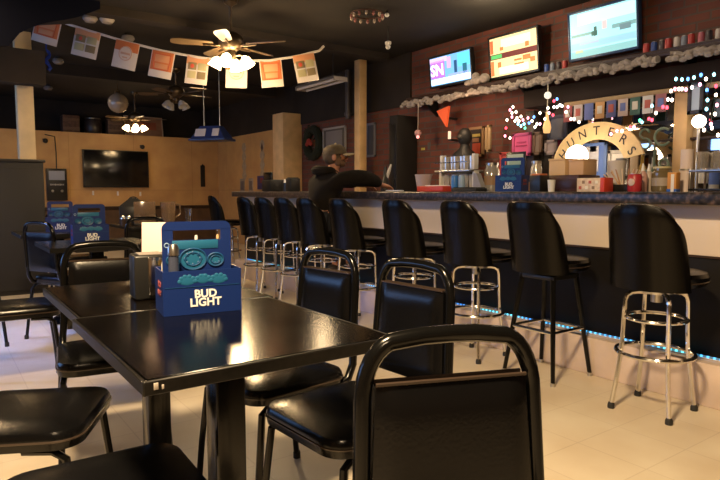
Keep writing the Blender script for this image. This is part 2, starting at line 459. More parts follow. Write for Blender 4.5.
CH = [
 ('black chair pushed under the right side of the nearest table, back behind the foreground chair', (.957, 1.385, 0), 266),
 ('black chair at the right side of the brownish second table, beyond another chair', (.945, 1.845, 0), 263),
 ('black chair with rounded seat at the left edge, angled to the tables', (.195, 1.90, 0), 117),
 ('black chair at the bottom edge, only its seat tucked under the near left table corner', (.27, 1.28, 0), 92),
 ('black chair at the far end of the joined tables, facing the camera', (.555, 2.47, 0), 189),
 ('black chair with blue glint on its seat, left of the dark table further back', (.37, 3.72, 0), 95),
 ('black chair showing only a thin arch in front of the farthest blue carton', (.84, 4.88, 0), 62),
 ('black chair by the far left cabinet, mostly lost in shade', (.12, 4.75, 0), 130),
 ('black chair with its back to the room in front of the pitcher table', (1.50, 5.35, 0), 10),
 ('black chair left of the pitcher table', (1.15, 6.15, 0), 85),
 ('black chair beyond the pitcher table', (1.95, 6.78, 0), 185),
]
for lab, loc, az in CH:
    dup(C1, loc, -R(az), lab)
C1.scale = (.935, 1, 1); C1.location.x += .006

# ================================================================== BAR STOOLS
STV = mat('stool_vinyl', (.002, .0017, .0015), .27, spec=.2, bump=.04, vscale=120)
def stool_top(t, squared=False):
    s = MB()
    s.lathe([(0, .625), (.165, .625), (.187, .63), (.202, .65), (.204, .675), (.192, .692), (.155, .70), (0, .704)], 32, c=(0, .045, 0))
    st = s.build('seat', STV, t)
    MB().tube(arc((0, .045, .652), .2025, 0, 2*PI, 32, 'XY')[:-1], .004, 6, closed=True).build('piping', PIPING, st)
    def f(r0, dr, thin):
        def g(u, v):
            w = 2*u-1
            am = (1.16-.12*v-.20*v**6) if not squared else (1.08-.10*v-.18*v**5)
            a = w*am
            cap = abs(w)**(4 if not squared else 7)
            z = .615+(.400-.07*cap*(v**2))*v
            r = r0+dr*v
            e = min(1, min(u, 1-u)*9)**.5*min(1, (1-v)*9+.15)**.5
            r += thin*e
            return Vector((r*_s(a), .03-r*_c(a)-(.050 if not squared else .075)*v**1.15, z))
        return g
    b = MB().shell(f(.212, .0, .018), f(.205, .0, -.020), 26, 16).build('backrest', STV, t)
    g = f(.210, .0, .0)
    MB().tube([g(u/24, .995)+Vector((0, .004, .004)) for u in range(25)], .004, 6).build('piping', PIPING, b)
def make_chrome_stool(label, loc, rz, base_turn):
    t = thing('bar_stool', label, 'bar stool', loc, rz, 'chrome legged bar stools along the bar')
    stool_top(t)
    MB().lathe([(0, .585), (.075, .585), (.08, .60), (.08, .624), (0, .624)], 20).lathe([(0, .54), (.028, .54), (.028, .59), (0, .59)], 14).build('swivel', STEEL, t)
    for k in range(4):
        a = base_turn+PI/2*k+PI/4
        def p(r, z): return (r*_c(a), r*_s(a), z)
        l = MB().tube([p(.02, .588), p(.09, .590), p(.12, .585), p(.140, .570), p(.148, .545), p(.150, .50), p(.153, .40), p(.158, .31), p(.168, .22), p(.183, .11), p(.197, .02)], .0115, 9).build('leg', CHROME, t)
        MB().lathe([(0, 0), (.017, 0), (.017, .018), (.013, .03), (0, .03)], 10, c=p(.198, 0)).build('foot_cap', RUBBER, l)
    MB().tube(arc((0, 0, .29), .176, 0, 2*PI, 36, 'XY')[:-1], .011, 8, closed=True).build('foot_ring', CHROME, t)
    MB().tube(arc((0, 0, .46), .138, 0, 2*PI, 30, 'XY')[:-1], .009, 8, closed=True).build('brace_ring', CHROME, t)
    return t
def st_rz(deg): return -R(deg)
ST = [  # x, y, facing azimuth, label
 (2.87, 1.515, 92, 'chrome legged bar stool nearest the camera, at the right end of the row'),
 (2.88, 2.72, 91, 'chrome legged bar stool just left of the black legged one'),
 (2.86, 3.31, 90, 'second chrome legged bar stool left of the black legged one'),
 (2.86, 4.03, 90, 'third chrome legged bar stool left of the black legged one, right of the seated man'),
 (2.87, 4.58, 88, 'chrome legged bar stool that the man in the cap sits on'),
 (2.87, 5.01, 88, 'chrome legged bar stool next to the seated man on his far side'),
 (2.87, 5.43, 88, 'chrome legged bar stool second beyond the seated man'),
 (2.87, 5.85, 90, 'chrome legged bar stool turned sideways near the far end of the bar'),
 (3.20, 7.50, 100, 'bar stool standing alone off the far end of the bar'),
]
S1 = None
for x, y, az, lab in ST:
    if S1 is None: S1 = make_chrome_stool(lab, (x, y, 0), st_rz(az), R(6))
    else: dup(S1, (x, y, 0), st_rz(az), lab)
t = thing('bar_stool', 'black bar stool with straight splayed black legs and a flat chrome foot rail', 'bar stool', (2.93, 2.19, 0), st_rz(90))
stool_top(t, True)
MB().lathe([(0, .575), (.10, .575), (.10, .624), (0, .624)], 20).box((0, 0, .59), (.24, .24, .025), .004).build('swivel', BLACK, t)
for sx in (1, -1):
    for sy in (1, -1):
        l = MB().tube([(sx*.105, sy*.105, .60), (sx*.145, sy*.145, .25), (sx*.172, sy*.172, .015)], [.016, .014, .012], 8).build('leg', TUBE, t)
        MB().lathe([(0, 0), (.015, 0), (.015, .02), (0, .02)], 10, c=(sx*.173, sy*.173, 0)).build('foot_cap', STEEL, l)
fr = MB()
for a, b in (((1, 1), (-1, 1)), ((-1, 1), (-1, -1)), ((-1, -1), (1, -1)), ((1, -1), (1, 1))):
    fr.tube([(a[0]*.142, a[1]*.142, .285), (b[0]*.142, b[1]*.142, .285)], .011, 8)
fr.build('foot_rail', CHROME, t)
# ================================================================== BEER CARTONS AND TABLE THINGS
LET = mat('white_lettering', (.85, .85, .85), .45)
def make_carton(label, loc, rz, group='blue six pack beer cartons'):
    t = thing('beer_carton', label, 'beer carton', loc, rz, group)
    w, d, h = .206, .130, .118
    b = MB()
    b.box((0, 0, .002), (w, d, .004)).box((0, -d/2, h/2), (w, .003, h)).box((0, d/2, h/2), (w, .003, h))
    b.box((-w/2, 0, h/2), (.003, d, h)).box((w/2, 0, h/2), (.003, d, h))
    body = b.build('carton_body', NAVY, t)
    # centre board with a hand slot
    hp = MB(); W2 = .188
    M = Matrix.Translation((0, 0, 0))
    zt, zs1, zs0 = .246, .226, .200
    def xs(k): return k
    hp.box((0, 0, .10), (W2, .004, .19))
    hp.box((-.0795, 0, .2095), (.029, .004, .029)).box((.0795, 0, .2095), (.029, .004, .029))
    hp.prism([(-W2/2, .222)]+[(-W2/2+.020-.020*_c(PI/2*i/6), .226+.020*_s(PI/2*i/6)) for i in range(7)]+[(W2/2-.020+.020*_s(PI/2*i/6), .226+.020*_c(PI/2*i/6)) for i in range(7)]+[(W2/2, .222)], .004)
    hd = hp.build('handle_panel', NAVY, t, smooth=False)
    for sg in (-1, 1):
        g = MB()
        g.box((-.005, sg*.0025, .182), (.125, .0012, .024), .0005)
        g.build('printed_banner', TEAL, hd)
        g = MB(); y = sg*.0026
        fl = MB()
        for cx, cz, rr in ((-.012, .142, .036), (.050, .138, .022), (-.065, .14, .018)):
            fl.ball((cx, sg*.0022, cz), rr*.98, (1, .02, .8), u=18, v=8)
            for rad in (1., .62):
                g.tube([(cx+rr*rad*_c(2*PI*i/20), y, cz+rr*rad*.8*_s(2*PI*i/20)) for i in range(20)], .0028 if rad > .9 else .0020, 5, closed=True)
            for i in range(8):
                a = 2*PI*i/8
                g.ball((cx+rr*.58*_c(a), y, cz+rr*.46*_s(a)), rr*.16, (1, .2, 1), u=8, v=5)
        fl.build('printed_disc', TEAL, hd); g.build('printed_emblem', TEALD, hd)
        MB().tube([(sg*.082+.006*_c(2*PI*i/14), sg*.0027, .182+.006*_s(2*PI*i/14)) for i in range(14)], .0014, 5, closed=True).build('printed_seal', mat('pale_blue_print', (.25, .38, .60), .5), hd)
    # front and back print
    for sg in (-1, 1):
        yy = sg*(d/2+.0022)
        g = MB()
        for cx in (-.042, 0, .042):
            g.ball((cx, yy-sg*.0008, .092+(.003 if cx == 0 else 0)), .0185, (1.2 if cx else .95, .05, .72), u=14, v=7)
            for i in range(6):
                a = PI*(i/5)
                g.ball((cx+.019*_c(a), yy-sg*.0006, .090+.013*_s(a)), .0065, (1, .12, .9), u=8, v=5)
        g.build('printed_hops', TEAL, body)
        rot = (PI/2, 0, 0) if sg < 0 else (PI/2, 0, PI)
        text('lettering', 'BUD', .0300, LET, body, (sg*-.002 if sg > 0 else .006, yy, .0535), rot, .0005, .0009)
        text('lettering', 'LIGHT', .0300, LET, body, (sg*-.002 if sg > 0 else .006, yy, .0305), rot, .0005, .0009)
        MB().box((0, yy, .0745), (.20, .0006, .0012)).build('printed_line', TEALD, body)
    for sg in (-1, 1):
        rot = (PI/2, 0, -PI/2) if sg < 0 else (PI/2, 0, PI/2)
        text('lettering', 'BUD', .024, mat('red_print', (.22, .03, .03), .5), body, (sg*(w/2+.002), -.01, .078), rot, .0005, .0008)
        text('lettering', 'LIGHT', .020, mat('red_print', (.5, .05, .06), .5), body, (sg*(w/2+.002), -.01, .055), rot, .0005, .0008)
    # inner dividers
    dv = MB()
    for x in (-.034, .034): dv.box((x, 0, .05), (.002, d-.006, .09))
    dv.build('divider', NAVY, t)
    return t
TZ = .7505
K1 = make_carton('blue carton with white lettering standing on the nearest table', (.598, 1.612, TZ), R(-8.5))
p2 = at(91, 241, Z=TZ); p1 = at(60, 233, Z=TZ)
K2 = dup(K1, (.82, 4.10, TZ), R(-4), 'blue carton on the dark table further back, right of the farthest carton')
K3 = dup(K1, (.865, 5.42, TZ), R(-14), 'blue carton farthest back at left, beneath the small wall jukebox')
# condiments standing in the nearest carton (seen through the hand slot and beside it)
cM = Matrix.Translation((.598, 1.612, TZ)) @ Matrix.Rotation(R(-8.5), 4, 'Z')
def incarton(x, y, z=.0045): v = cM @ Vector((x, y, z)); return v
def make_bottle(name, label, cat, loc, prof, bm_, capp=None, cm=None, group=None, lab=None, lm=None, seg=14):
    t = thing(name, label, cat, loc, 0, group)
    MB().lathe(prof, seg).build('bottle_body', bm_, t)
    if capp: MB().lathe(capp, seg).build('cap', cm, t)
    if lab: MB().lathe(lab, seg, cap=False).build('paper_label', lm, t)
    return t
SQ = [(0, 0), (.022, 0), (.024, .01), (.024, .12), (.018, .145), (.009, .155), (0, .155)]
SQC = [(.0, .154), (.012, .154), (.011, .168), (.005, .175), (.004, .20), (0, .201)]
make_bottle('condiment_bottle', 'white capped mustard bottle seen through the hand slot of the nearest carton', 'bottle', incarton(.005, .034), SQ, mat('mustard', (.62, .38, .05), .4), SQC, WHITE)
make_bottle('condiment_bottle', 'pale mayonnaise bottle left behind the hand slot of the nearest carton', 'bottle', incarton(-.068, .034), SQ, mat('mayonnaise', (.75, .68, .55), .4), SQC, WHITE)
make_bottle('condiment_bottle', 'dark sauce bottle right behind the hand slot of the nearest carton', 'bottle', incarton(.066, .034), SQ, mat('dark_sauce', (.06, .02, .01), .25), SQC, mat('tan_cap', (.55, .38, .2), .4))
make_bottle('glass_shaker', 'slim clear glass shaker with steel top in the front left pocket of the nearest carton', 'shaker', incarton(-.070, -.034),
    [(0, 0), (.018, 0), (.019, .01), (.015, .09), (.0135, .155), (0, .155)], mat('shaker_glass', (.10, .12, .20), .08, spec=.8, metal=.5), [(0, .154), (.0155, .154), (.0155, .172), (.010, .183), (0, .184)], STEEL)
# napkin dispenser with card
nd = thing('napkin_dispenser', 'black napkin dispenser with a shiny steel face left of the nearest carton', 'napkin dispenser', (.545, 1.885, TZ), R(-6))
MB().box((0, 0, .068), (.105, .10, .136), .008, 3).build('housing', BLACK, nd)
MB().box((.012, -.052, .072), (.05, .006, .118), .003).build('face_plate', CHROME, nd)
MB().box((0, 0, .1365), (.07, .07, .004), .001).build('napkins', mat('grey_napkin', (.25, .22, .2), .7), nd)
pc = at(149, 251, t=2.02)
cd = tag(bx('table_card', mat('pink_white_card', (.80, .60, .56), .6), (.612, 2.005, TZ+.115), (.078, .004, .225), None, .0008, rot=(R(-6), 0, R(-30))), 'plain pinkish white card standing upright behind the napkin dispenser', 'card')
cd.location = (.603, 2.03, TZ+.113)
MB().box((0, .012, -.108), (.07, .03, .006), .001).build('card_foot', WHITE, cd)
# things on the middle table
def tumbler(label, loc, h=.14, r=.036, m=GLASS, group=None):
    t = thing('drinking_glass', label, 'glass', loc, 0, group)
    MB().lathe([(0, 0), (r*.8, 0), (r, h), (r-.003, h), (r*.8-.003, .008), (0, .008)], 18, cap=False).build('glass_wall', m, t)
    return t
q = Vector((1.60, 5.86, TZ))
pt = thing('pitcher', 'clear brownish plastic pitcher on the table in the middle of the room', 'pitcher', (1.93, 5.99, TZ))
MB().lathe([(0, 0), (.062, 0), (.075, .22), (.071, .22), (.058, .006), (0, .006)], 22, cap=False).build('pitcher_body', SMOKE, pt)
MB().tube([(.072, 0, .20), (.12, 0, .19), (.125, 0, .10), (.068, 0, .06)], .008, 8).build('handle', SMOKE, pt)
mr = thing('menu_holder', 'brown see-through menu rack beside the pitcher on the middle table', 'menu holder', (1.70, 5.98, TZ), R(-15))
MB().box((0, 0, .006), (.20, .08, .012), .002).build('base', BLACK, mr)
MB().box((0, .012, .12), (.20, .004, .215), .001).build('front_sheet', SMOKE, mr)
MB().box((0, .022, .12), (.185, .004, .20), .001).build('menu', mat('dim_menu', (.25, .13, .07), .6), mr)
tumbler('clear drinking glass at the right end of the middle table', (2.09, 5.86, TZ), .16)
for i, (dx, lab) in enumerate(((-.235, 'round salt shaker with bright top left of the menu rack'), (-.175, 'round pepper shaker with bright top close to the menu rack'))):
    make_bottle('shaker', lab, 'shaker', (1.70+dx, 5.86+.03*i, TZ), [(0, 0), (.022, 0), (.022, .07), (0, .07)], mat('pepper', (.05, .03, .02), .3), [(0, .069), (.023, .069), (.022, .085), (.012, .097), (0, .099)], CHROME)
bk = thing('black_caddy', 'black peaked condiment caddy at the back of the middle table', 'caddy', (1.66, 6.22, TZ), R(-20))
MB().box((0, 0, .09), (.26, .14, .18), .01).prism([(-.13, .178), (.13, .178), (.03, .26), (-.03, .26)], .13).build('caddy_body', BLACK, bk)
MB().tube(arc((0, 0, .22), .05, 0, PI, 10), .006, 6).build('handle', BLACK, bk)

# ================================================================== LEFT SIDE AND FAR WALL
cb = thing('tall_cabinet', 'tall dark grey cabinet at the left edge with a small steel knob', 'cabinet', (.30, 7.10, 0))
MB().box((0, .25, .69), (1.38, .50, 1.38), .008).build('carcass', mat('charcoal_board', (.016, .015, .016), .6), cb)
MB().box((0, .25, 1.392), (1.42, .54, .03), .006).build('top_board', mat('charcoal_top', (.02, .018, .018), .4), cb)
for x in (-.345, .345):
    dd = MB().box((x, -.009, .68), (.67, .018, 1.26), .004).build('door', mat('charcoal_board', (.03, .03, .03), .5), cb)
    kx = x+(.27 if x < 0 else -.27)
    MB().lathe([(0, 0), (.008, 0), (.008, .015), (.016, .02), (.016, .03), (0, .034)], 12, M=Matrix.Translation((kx, -.018, .98)) @ Matrix.Rotation(PI/2, 4, 'X')).build('knob', STEEL, dd)
jb = thing('wall_jukebox', 'narrow black wall jukebox with a grey screen, left of the dark wall television', 'jukebox', (1.96, 12.598, .90))
MB().box((0, -.05, .30), (.35, .10, .60), .012).build('housing', BLACK, jb)
MB().box((0, -.102, .47), (.27, .006, .17), .003).build('screen', glow('dim_grey_screen', (.35, .33, .34), .16), jb)
MB().box((0, -.102, .30), (.27, .006, .05), .002).build('front_panel', mat('dim_panel', (.03, .03, .035), .4), jb)
lb = MB()
for k in range(9): lb.box((-.105+.026*k, -.106, .298), (.018, .002, .022 if k % 3 else .032), .0006)
lb.build('blurred_lettering', mat('dim_lettering', (.45, .45, .45), .5), jb)
for x in (-.08, .08): MB().lathe([(0, 0), (.025, 0), (.02, .012), (0, .014)], 14, M=Matrix.Translation((x, -.10, .18)) @ Matrix.Rotation(PI/2, 4, 'X')).build('button', STEEL, jb)
tag(MB().tube([(1.975, 12.594, 1.50), (1.98, 12.594, 1.80), (1.965, 12.594, 2.10), (1.80, 12.594, 2.13)], .010, 6).build('wall_cable', BLACK), 'black cable running up the tan wall from the jukebox', 'cable')
cam1 = thing('wall_camera', 'small black dome camera high on the tan wall above the jukebox', 'camera', (1.80, 12.596, 2.02))
MB().box((0, -.015, 0), (.08, .03, .06), .005).build('bracket', BLACK, cam1); MB().ball((-.0, -.05, -.01), .045).build('dome', BLACK, cam1)
cam2 = dup(cam1, (3.56, 12.596, 1.98), 0, 'small black dome camera on the tan wall above the dark television')
tv = thing('wall_television', 'large dark switched off television on the tan far wall', 'television', (3.045, 12.596, 1.15))
MB().box((0, -.045, .365), (1.24, .05, .73), .008).build('housing', BLACK, tv)
MB().box((0, -.0715, .372), (1.20, .004, .685), .001).build('screen', mat('dark_screen', (.006, .006, .006), .16, spec=.7), tv)
MB().box((0, -.012, .365), (.4, .03, .3)).build('wall_mount', BLACK, tv)
for i, x in enumerate((-.44, .02, .46)):
    tag(bx('wall_outlet', WHITE, (3.045+x, 12.594, 1.04-.01*i), (.035, .012, .085), None, .003), 'small white wall plate under the dark television, %s' % ('leftmost of three', 'middle of three', 'rightmost of three')[i], 'wall plate')
tag(MB().box((0, 0, 0), (.10, .02, .46), .008).prism([(-.05, .2), (.05, .2), (.0, .26)], .02).build('wall_ornament', mat('dark_carving', (.012, .008, .006), .6), None, (4.83, 12.585, 1.40)), 'narrow black ornament hanging on the tan far wall near the corner', 'ornament')
# hanging diamond banners on the tan side wall
for i, (Y, lab) in enumerate(((11.25, 'faded narrow diamond banner on the tan side wall, nearer the corner'), (10.44, 'narrow diamond banner with a dark crest on the tan side wall, nearer the column'))):
    bn = thing('diamond_banner', lab, 'banner', (5.186, Y, 1.30), FACE_W, 'diamond banners')
    pts_l, pts_r = [], []
    for k in range(9):
        z = .74*k/8; w = .10 if k % 2 else .045
        pts_l.append((-w, z)); pts_r.append((w, z))
    MB().prism(pts_r+list(reversed(pts_l)), .006).build('banner_cloth', mat('faded_banner', (.42, .34, .24), .8, var=.2), bn)
    if i: MB().prism([(-.05, .60), (0, .52), (.05, .60), (0, .70)], .010).build('crest', mat('dark_crest', (.06, .03, .03), .7), bn)
for i, (Y, z, w, h, c, lab, nm, cat) in enumerate((
    (11.35, 1.17, .22, .32, (.30, .25, .20), 'pale poster on the tan side wall beneath the farther diamond banner', 'poster', 'poster'),
    (10.95, 1.17, .20, .32, (.34, .28, .22), 'second pale poster on the tan side wall, right of the first', 'poster', 'poster'),
    (10.35, 1.24, .62, .26, (.07, .05, .16), 'dark blue and red pennant flag on the tan side wall beside the column', 'wall_flag', 'flag'))):
    o = thing(nm, lab, cat, (5.186, Y, z), FACE_W)
    MB().box((0, 0, 0), (w, .008, h), .002).build('sheet', mat('sheet_%d' % i, c, .7, var=.2), o)
    if nm == 'wall_flag': MB().box((.16, -.006, 0), (.26, .006, .2), .002).box((-.12, -.006, .04), (.12, .006, .10), .002).build('printed_stripe', mat('flag_red', (.22, .04, .04), .7), o)
    else: MB().box((0, -.005, .02), (w*.7, .004, h*.55), .001).build('printed_picture', mat('poster_ink', (.16, .13, .12), .7), o)
# ================================================================== BACK BAR
WX = 5.2                      # face of the brick wall behind the bar
bb = thing('back_bar', 'dark wooden back bar with mirrors, counter and header behind the bar', 'back bar', (4.9, 3.0, 0))
def bbp(name, m, x0, x1, y0, y1, z0, z1, bev=.004):
    return MB().box(((x0+x1)/2-4.9, (y0+y1)/2-3.0, (z0+z1)/2), (abs(x1-x0), abs(y1-y0), abs(z1-z0)), bev).build(name, m, bb)
BBY0, BBY1 = .2, 5.05
bbp('counter', DARKWOOD, 4.62, 5.19, BBY0, BBY1, .95, 1.0)
bbp('base_cabinet', mat('back_bar_base', (.025, .014, .009), .5), 4.66, 5.19, BBY0, BBY1, 0, .95)
bbp('bottle_step', DARKWOOD, 4.95, 5.19, BBY0, 3.55, 1.0, 1.09)
bbp('header', mat('header_wood', (.014, .007, .004), .6, spec=.2), 5.02, 5.19, BBY0, 4.12, 1.93, 2.10)
bbp('header_trim', mat('gilt_trim', (.30, .20, .09), .4), 5.0, 5.03, BBY0, 3.62, 1.885, 1.925)
MIR = mat('mirror', (.62, .60, .58), .03, metal=1)
bbp('mirror', MIR, 5.165, 5.18, BBY0, 4.05, 1.09, 1.92, .001)
for y in (.9, 2.535, 4.07): bbp('upright', TANWOOD if y == 2.535 else DARKWOOD, 5.06, 5.165, y-.055, y+.055, 1.09, 1.90)
bbp('mirror_rail', DARKWOOD, 5.12, 5.165, BBY0, 4.05, 1.50, 1.52)
# shelf near the ceiling with its white ruffle
sh = thing('wall_shelf', 'long dark shelf high on the brick wall under the televisions, edged with white ruffle', 'shelf', (5.06, 3.4, 0))
MB().box((.0, -.30, 2.195), (.27, 5.6, .035), .004).build('board', mat('shelf_board', (.035, .017, .012), .45), sh)
MB().box((-.12, -.30, 2.225), (.02, 5.6, .025), .003).build('lip', mat('shelf_board', (.035, .017, .012), .45), sh)
for y in (-2.6, -.9, .75, 2.2): MB().prism([(0, 0), (.22, .17), (.22, .18), (0, .18)], .03, M=Matrix.Translation((.13, y, 2.0)) @ Matrix.Rotation(PI, 4, 'Z')).build('bracket', BLACK, sh)
RUF = mat('white_ruffle', (.31, .27, .24), .9, var=.25, vscale=25, bump=.8)
rng = random.Random(3)
for (y0, y1) in ((5.93, 4.88), (4.80, 2.66), (2.56, 1.2)):
    b = MB(); n = int((y0-y1)/.05); prev = None
    pts, rad = [], []
    for i in range(n*2+1):
        f = i/(n*2); y = y0+(y1-y0)*f
        pts.append((-.145+.012*rng.uniform(-1, 1), y-3.4, 2.165+.014*rng.uniform(-1, 1)+.012*_s(i*.9)))
        rad.append(.020+.014*rng.random())
    b.tube(pts, rad, 8)
    for i in range(0, n*2, 2):
        p = pts[i]; b.ball((p[0]-.01, p[1], p[2]-.02-.015*rng.random()), .020+.010*rng.random(), (1, 1.4, .9), u=8, v=6)
    b.build('ruffle', RUF, sh)
# hanging clumps and objects on that shelf
tag(MB().ball((0, 0, .05), .06, (1, 1.6, .8)).ball((.0, .11, .04), .05, (1, 1.5, .7)).ball((0, -.11, .06), .05, (1, 1.3, 1.1)).ball((0, .02, .10), .045).build('white_garland_clump', RUF, None, (4.98, 4.735, 2.243)), 'white fluffy garland clump on the high shelf right of the left television', 'garland')
for i, (dy, c, h) in enumerate(((.10, (.5, .08, .07), .09), (.0, (.4, .3, .1), .12), (-.10, (.08, .2, .1), .11))):
    tag(MB().lathe([(0, 0), (.028, 0), (.03, .02), (.02, h*.7), (.024, h*.8), (0, h)], 12).build('figurine', mat('figurine_%d' % i, c, .5), None, (5.09, 4.725+dy*.7, 2.2135)), ('small red figurine', 'small ochre figurine', 'small green figurine')[i]+' on the high shelf between the left and middle televisions', 'figurine')
CANC = [((.45, .05, .05), 'red'), ((.03, .07, .28), 'dark blue'), ((.55, .50, .46), 'white'), ((.35, .18, .05), 'amber'), ((.04, .16, .08), 'green'), ((.06, .05, .06), 'black'), ((.45, .12, .16), 'rose'), ((.18, .22, .30), 'grey blue')]
def make_can(label, loc, c, cn, r=.026, h=.125, group=None):
    t = thing('drink_can', label, 'can', loc, 0, group)
    MB().lathe([(0, 0), (r*.85, 0), (r, .010), (r, h-.012), (r*.82, h-.002)], 14, cap=True).build('can_body', mat('can_'+cn, c, .38), t)
    MB().lathe([(0, 0), (r*.80, 0), (r*.80, .003), (0, .003)], 14, c=(0, 0, h-.002)).build('lid', STEEL, t)
    return t
ordn = ['first', 'second', 'third', 'fourth', 'fifth', 'sixth', 'seventh', 'eighth', 'ninth', 'tenth', 'eleventh', 'twelfth', 'thirteenth', 'fourteenth', 'fifteenth', 'sixteenth', 'seventeenth', 'eighteenth', 'nineteenth', 'twentieth']
y = 2.85; k = 0
seq = [0, 1, 5, 0, 2, 7, 0, 6, 5, 2, 6, 4, 1, 1, 7, 3, 0, 5, 3, 0]
first = {}
for ci in seq:
    c, cn = CANC[ci]; dy = .060+.012*rng.random()
    lab = '%s can on the high shelf, %s from the right television outwards' % (cn, ordn[k])
    if ci in first: dup(first[ci], (5.06+.02*rng.uniform(-1, 1), y, 2.2135), rng.random(), lab)
    else: first[ci] = make_can(lab, (5.06, y, 2.2135), c, cn, group='cans on the high shelf')
    first[ci]['group'] = 'cans on the high shelf'
    y -= dy; k += 1
y = 3.88
for j, ci in enumerate((1, 7, 5, 0)):
    lab = '%s can between the middle and right televisions, %s from the left' % (CANC[ci][1], ordn[j])
    dup(first[ci], (5.07, y, 2.2135), .3*j, lab); y -= .07

# ------------------------------------------------------------------ wall televisions
def make_tv(label, x0, x1, ytop, ybot, X=5.02, tilt=6, fm=None):
    a = at(x0, (ytop[0]+ybot[0])/2, X=X); b = at(x1, (ytop[1]+ybot[1])/2, X=X)
    w = a.y-b.y
    zt = (at(x0, ytop[0], X=X).z+at(x1, ytop[1], X=X).z)/2; zb = (at(x0, ybot[0], X=X).z+at(x1, ybot[1], X=X).z)/2
    h = zt-zb
    t = thing('bar_television', label, 'television', (X, (a.y+b.y)/2, (zt+zb)/2), 0, None, rot=(R(tilt), 0, FACE_W))
    MB().box((0, .035, 0), (w, .05, h), .008).build('housing', fm or BLACK, t)
    fr = MB()
    for p in ((0, -h/2+.012, w, .024), (0, h/2-.010, w, .020), (-w/2+.010, 0, .020, h), (w/2-.010, 0, .020, h)): fr.box((p[0], .006, p[1]), (p[2], .014, p[3]), .003)
    fr.build('bezel', fm or BLACK, t)
    MB().box((0, .09, 0), (.16, .06, .16), .004).build('wall_mount', BLACK, t)
    return t, w-.04, h-.044
def panel(t, nm, col, s, x, z, w, h, lay=1):
    return MB().box((x, .010-.0016*lay, z), (w, .0012, h)).build(nm, glow('screen_%s' % nm+str(round(sum(col)*100))+str(round(s*10)), col, s), t)
t, w, h = make_tv('left of the three lit televisions, showing a sports show in purple and cyan', 429, 471.5, (58, 47), (90, 79.5))
s_ = panel(t, 'screen', (.16, .42, .75), 1.5, 0, 0, w, h, 0)
panel(s_, 'picture_patch', (.42, .16, .62), 1.5, -w*.31, h*.07, w*.36, h*.62)
panel(s_, 'picture_patch', (.75, .55, .85), 1.4, -w*.28, h*.40, w*.44, h*.16)
panel(s_, 'picture_patch', (.10, .55, .60), 1.6, w*.34, h*.24, w*.28, h*.44)
panel(s_, 'picture_patch', (.55, .35, .80), 1.6, -w*.02, h*.24, w*.10, h*.40)
panel(s_, 'picture_patch', (.03, .12, .30), .8, w*.14, h*.05, w*.07, h*.42)
panel(s_, 'picture_patch', (.03, .20, .32), .8, w*.36, -h*.07, w*.10, h*.32, 2)
panel(s_, 'picture_patch', (.85, .90, 1.0), 1.8, 0, -h*.36, w*.98, h*.20)
panel(s_, 'picture_patch', (.30, .40, .75), 1.4, w*.2, -h*.21, w*.5, h*.08, 2)
text('lettering', 'SN', h*.56, glow('screen_lettering', (.95, .9, 1), 2.2), s_, (-w*.32, .004, h*.03), (PI/2, 0, 0), .0005, .004)
t, w, h = make_tv('middle of the three lit televisions, showing a cream and yellow info board', 488.5, 538.5, (40, 23.5), (80.5, 70.5))
s_ = panel(t, 'screen', (.95, .76, .38), 1.15, 0, 0, w, h, 0)
panel(s_, 'picture_patch', (.20, .03, .03), .6, 0, .02*h, w, h*.14)
panel(s_, 'picture_patch', (.10, .55, .15), 1.0, -w*.36, h*.02, w*.24, h*.10, 2)
panel(s_, 'picture_patch', (.75, .14, .05), 1.2, -w*.46, h*.28, w*.07, h*.34)
panel(s_, 'picture_patch', (.75, .20, .06), 1.2, -w*.46, -h*.27, w*.07, h*.38)
panel(s_, 'picture_patch', (1.0, .88, .55), 1.35, w*.06, h*.33, w*.62, h*.22)
panel(s_, 'picture_patch', (1.0, .90, .60), 1.35, w*.0, -h*.36, w*.62, h*.18)
for i, (x, z, ww, hh) in enumerate(((.30, .18, .08, .12), (-.24, .2, .08, .09), (.10, -.16, .16, .05), (.28, -.14, .16, .12), (.12, -.26, .2, .04), (-.30, -.20, .08, .14), (.40, -.22, .10, .12))):
    panel(s_, 'picture_patch', (.62, .22, .06), 1.1, w*x, h*z, w*ww, h*hh, 2)
BLUEB = mat('blue_bezel', (.02, .055, .14), .35)
t, w, h = make_tv('right of the three lit televisions, showing a pale cyan outdoor scene in a blue frame', 568, 638.5, (14, -5), (61, 49.5), fm=BLUEB)
s_ = panel(t, 'screen', (.40, .80, .86), 1.15, 0, 0, w, h, 0)
panel(s_, 'picture_patch', (.58, .88, .90), 1.2, w*.05, h*.34, w*.86, h*.26)
panel(s_, 'picture_patch', (.35, .68, .85), 1.0, 0, -h*.24, w*.98, h*.14)
panel(s_, 'picture_patch', (.28, .62, .62), 1.0, 0, -h*.42, w*.98, h*.14)
panel(s_, 'picture_patch', (.22, .50, .46), .8, -w*.30, h*.0, w*.36, h*.06)
panel(s_, 'picture_patch', (.25, .50, .50), .8, w*.32, h*.03, w*.34, h*.09)
panel(s_, 'picture_patch', (.04, .20, .16), .5, -w*.10, h*.02, w*.045, h*.20, 2)
panel(s_, 'picture_patch', (.04, .22, .18), .5, -w*.115, -h*.02, w*.09, h*.10, 2)
panel(s_, 'picture_patch', (.80, .60, .60), 1.0, w*.04, h*.12, w*.07, h*.18, 2)
panel(s_, 'picture_patch', (.45, .60, .85), 1.0, -w*.2, -h*.20, w*.3, h*.05, 2)
panel(s_, 'picture_patch', (.20, .36, .40), .7, w*.34, -h*.02, w*.16, h*.12, 2)
panel(s_, 'picture_patch', (.60, .70, .42), .9, -w*.36, -h*.36, w*.12, h*.06, 2)

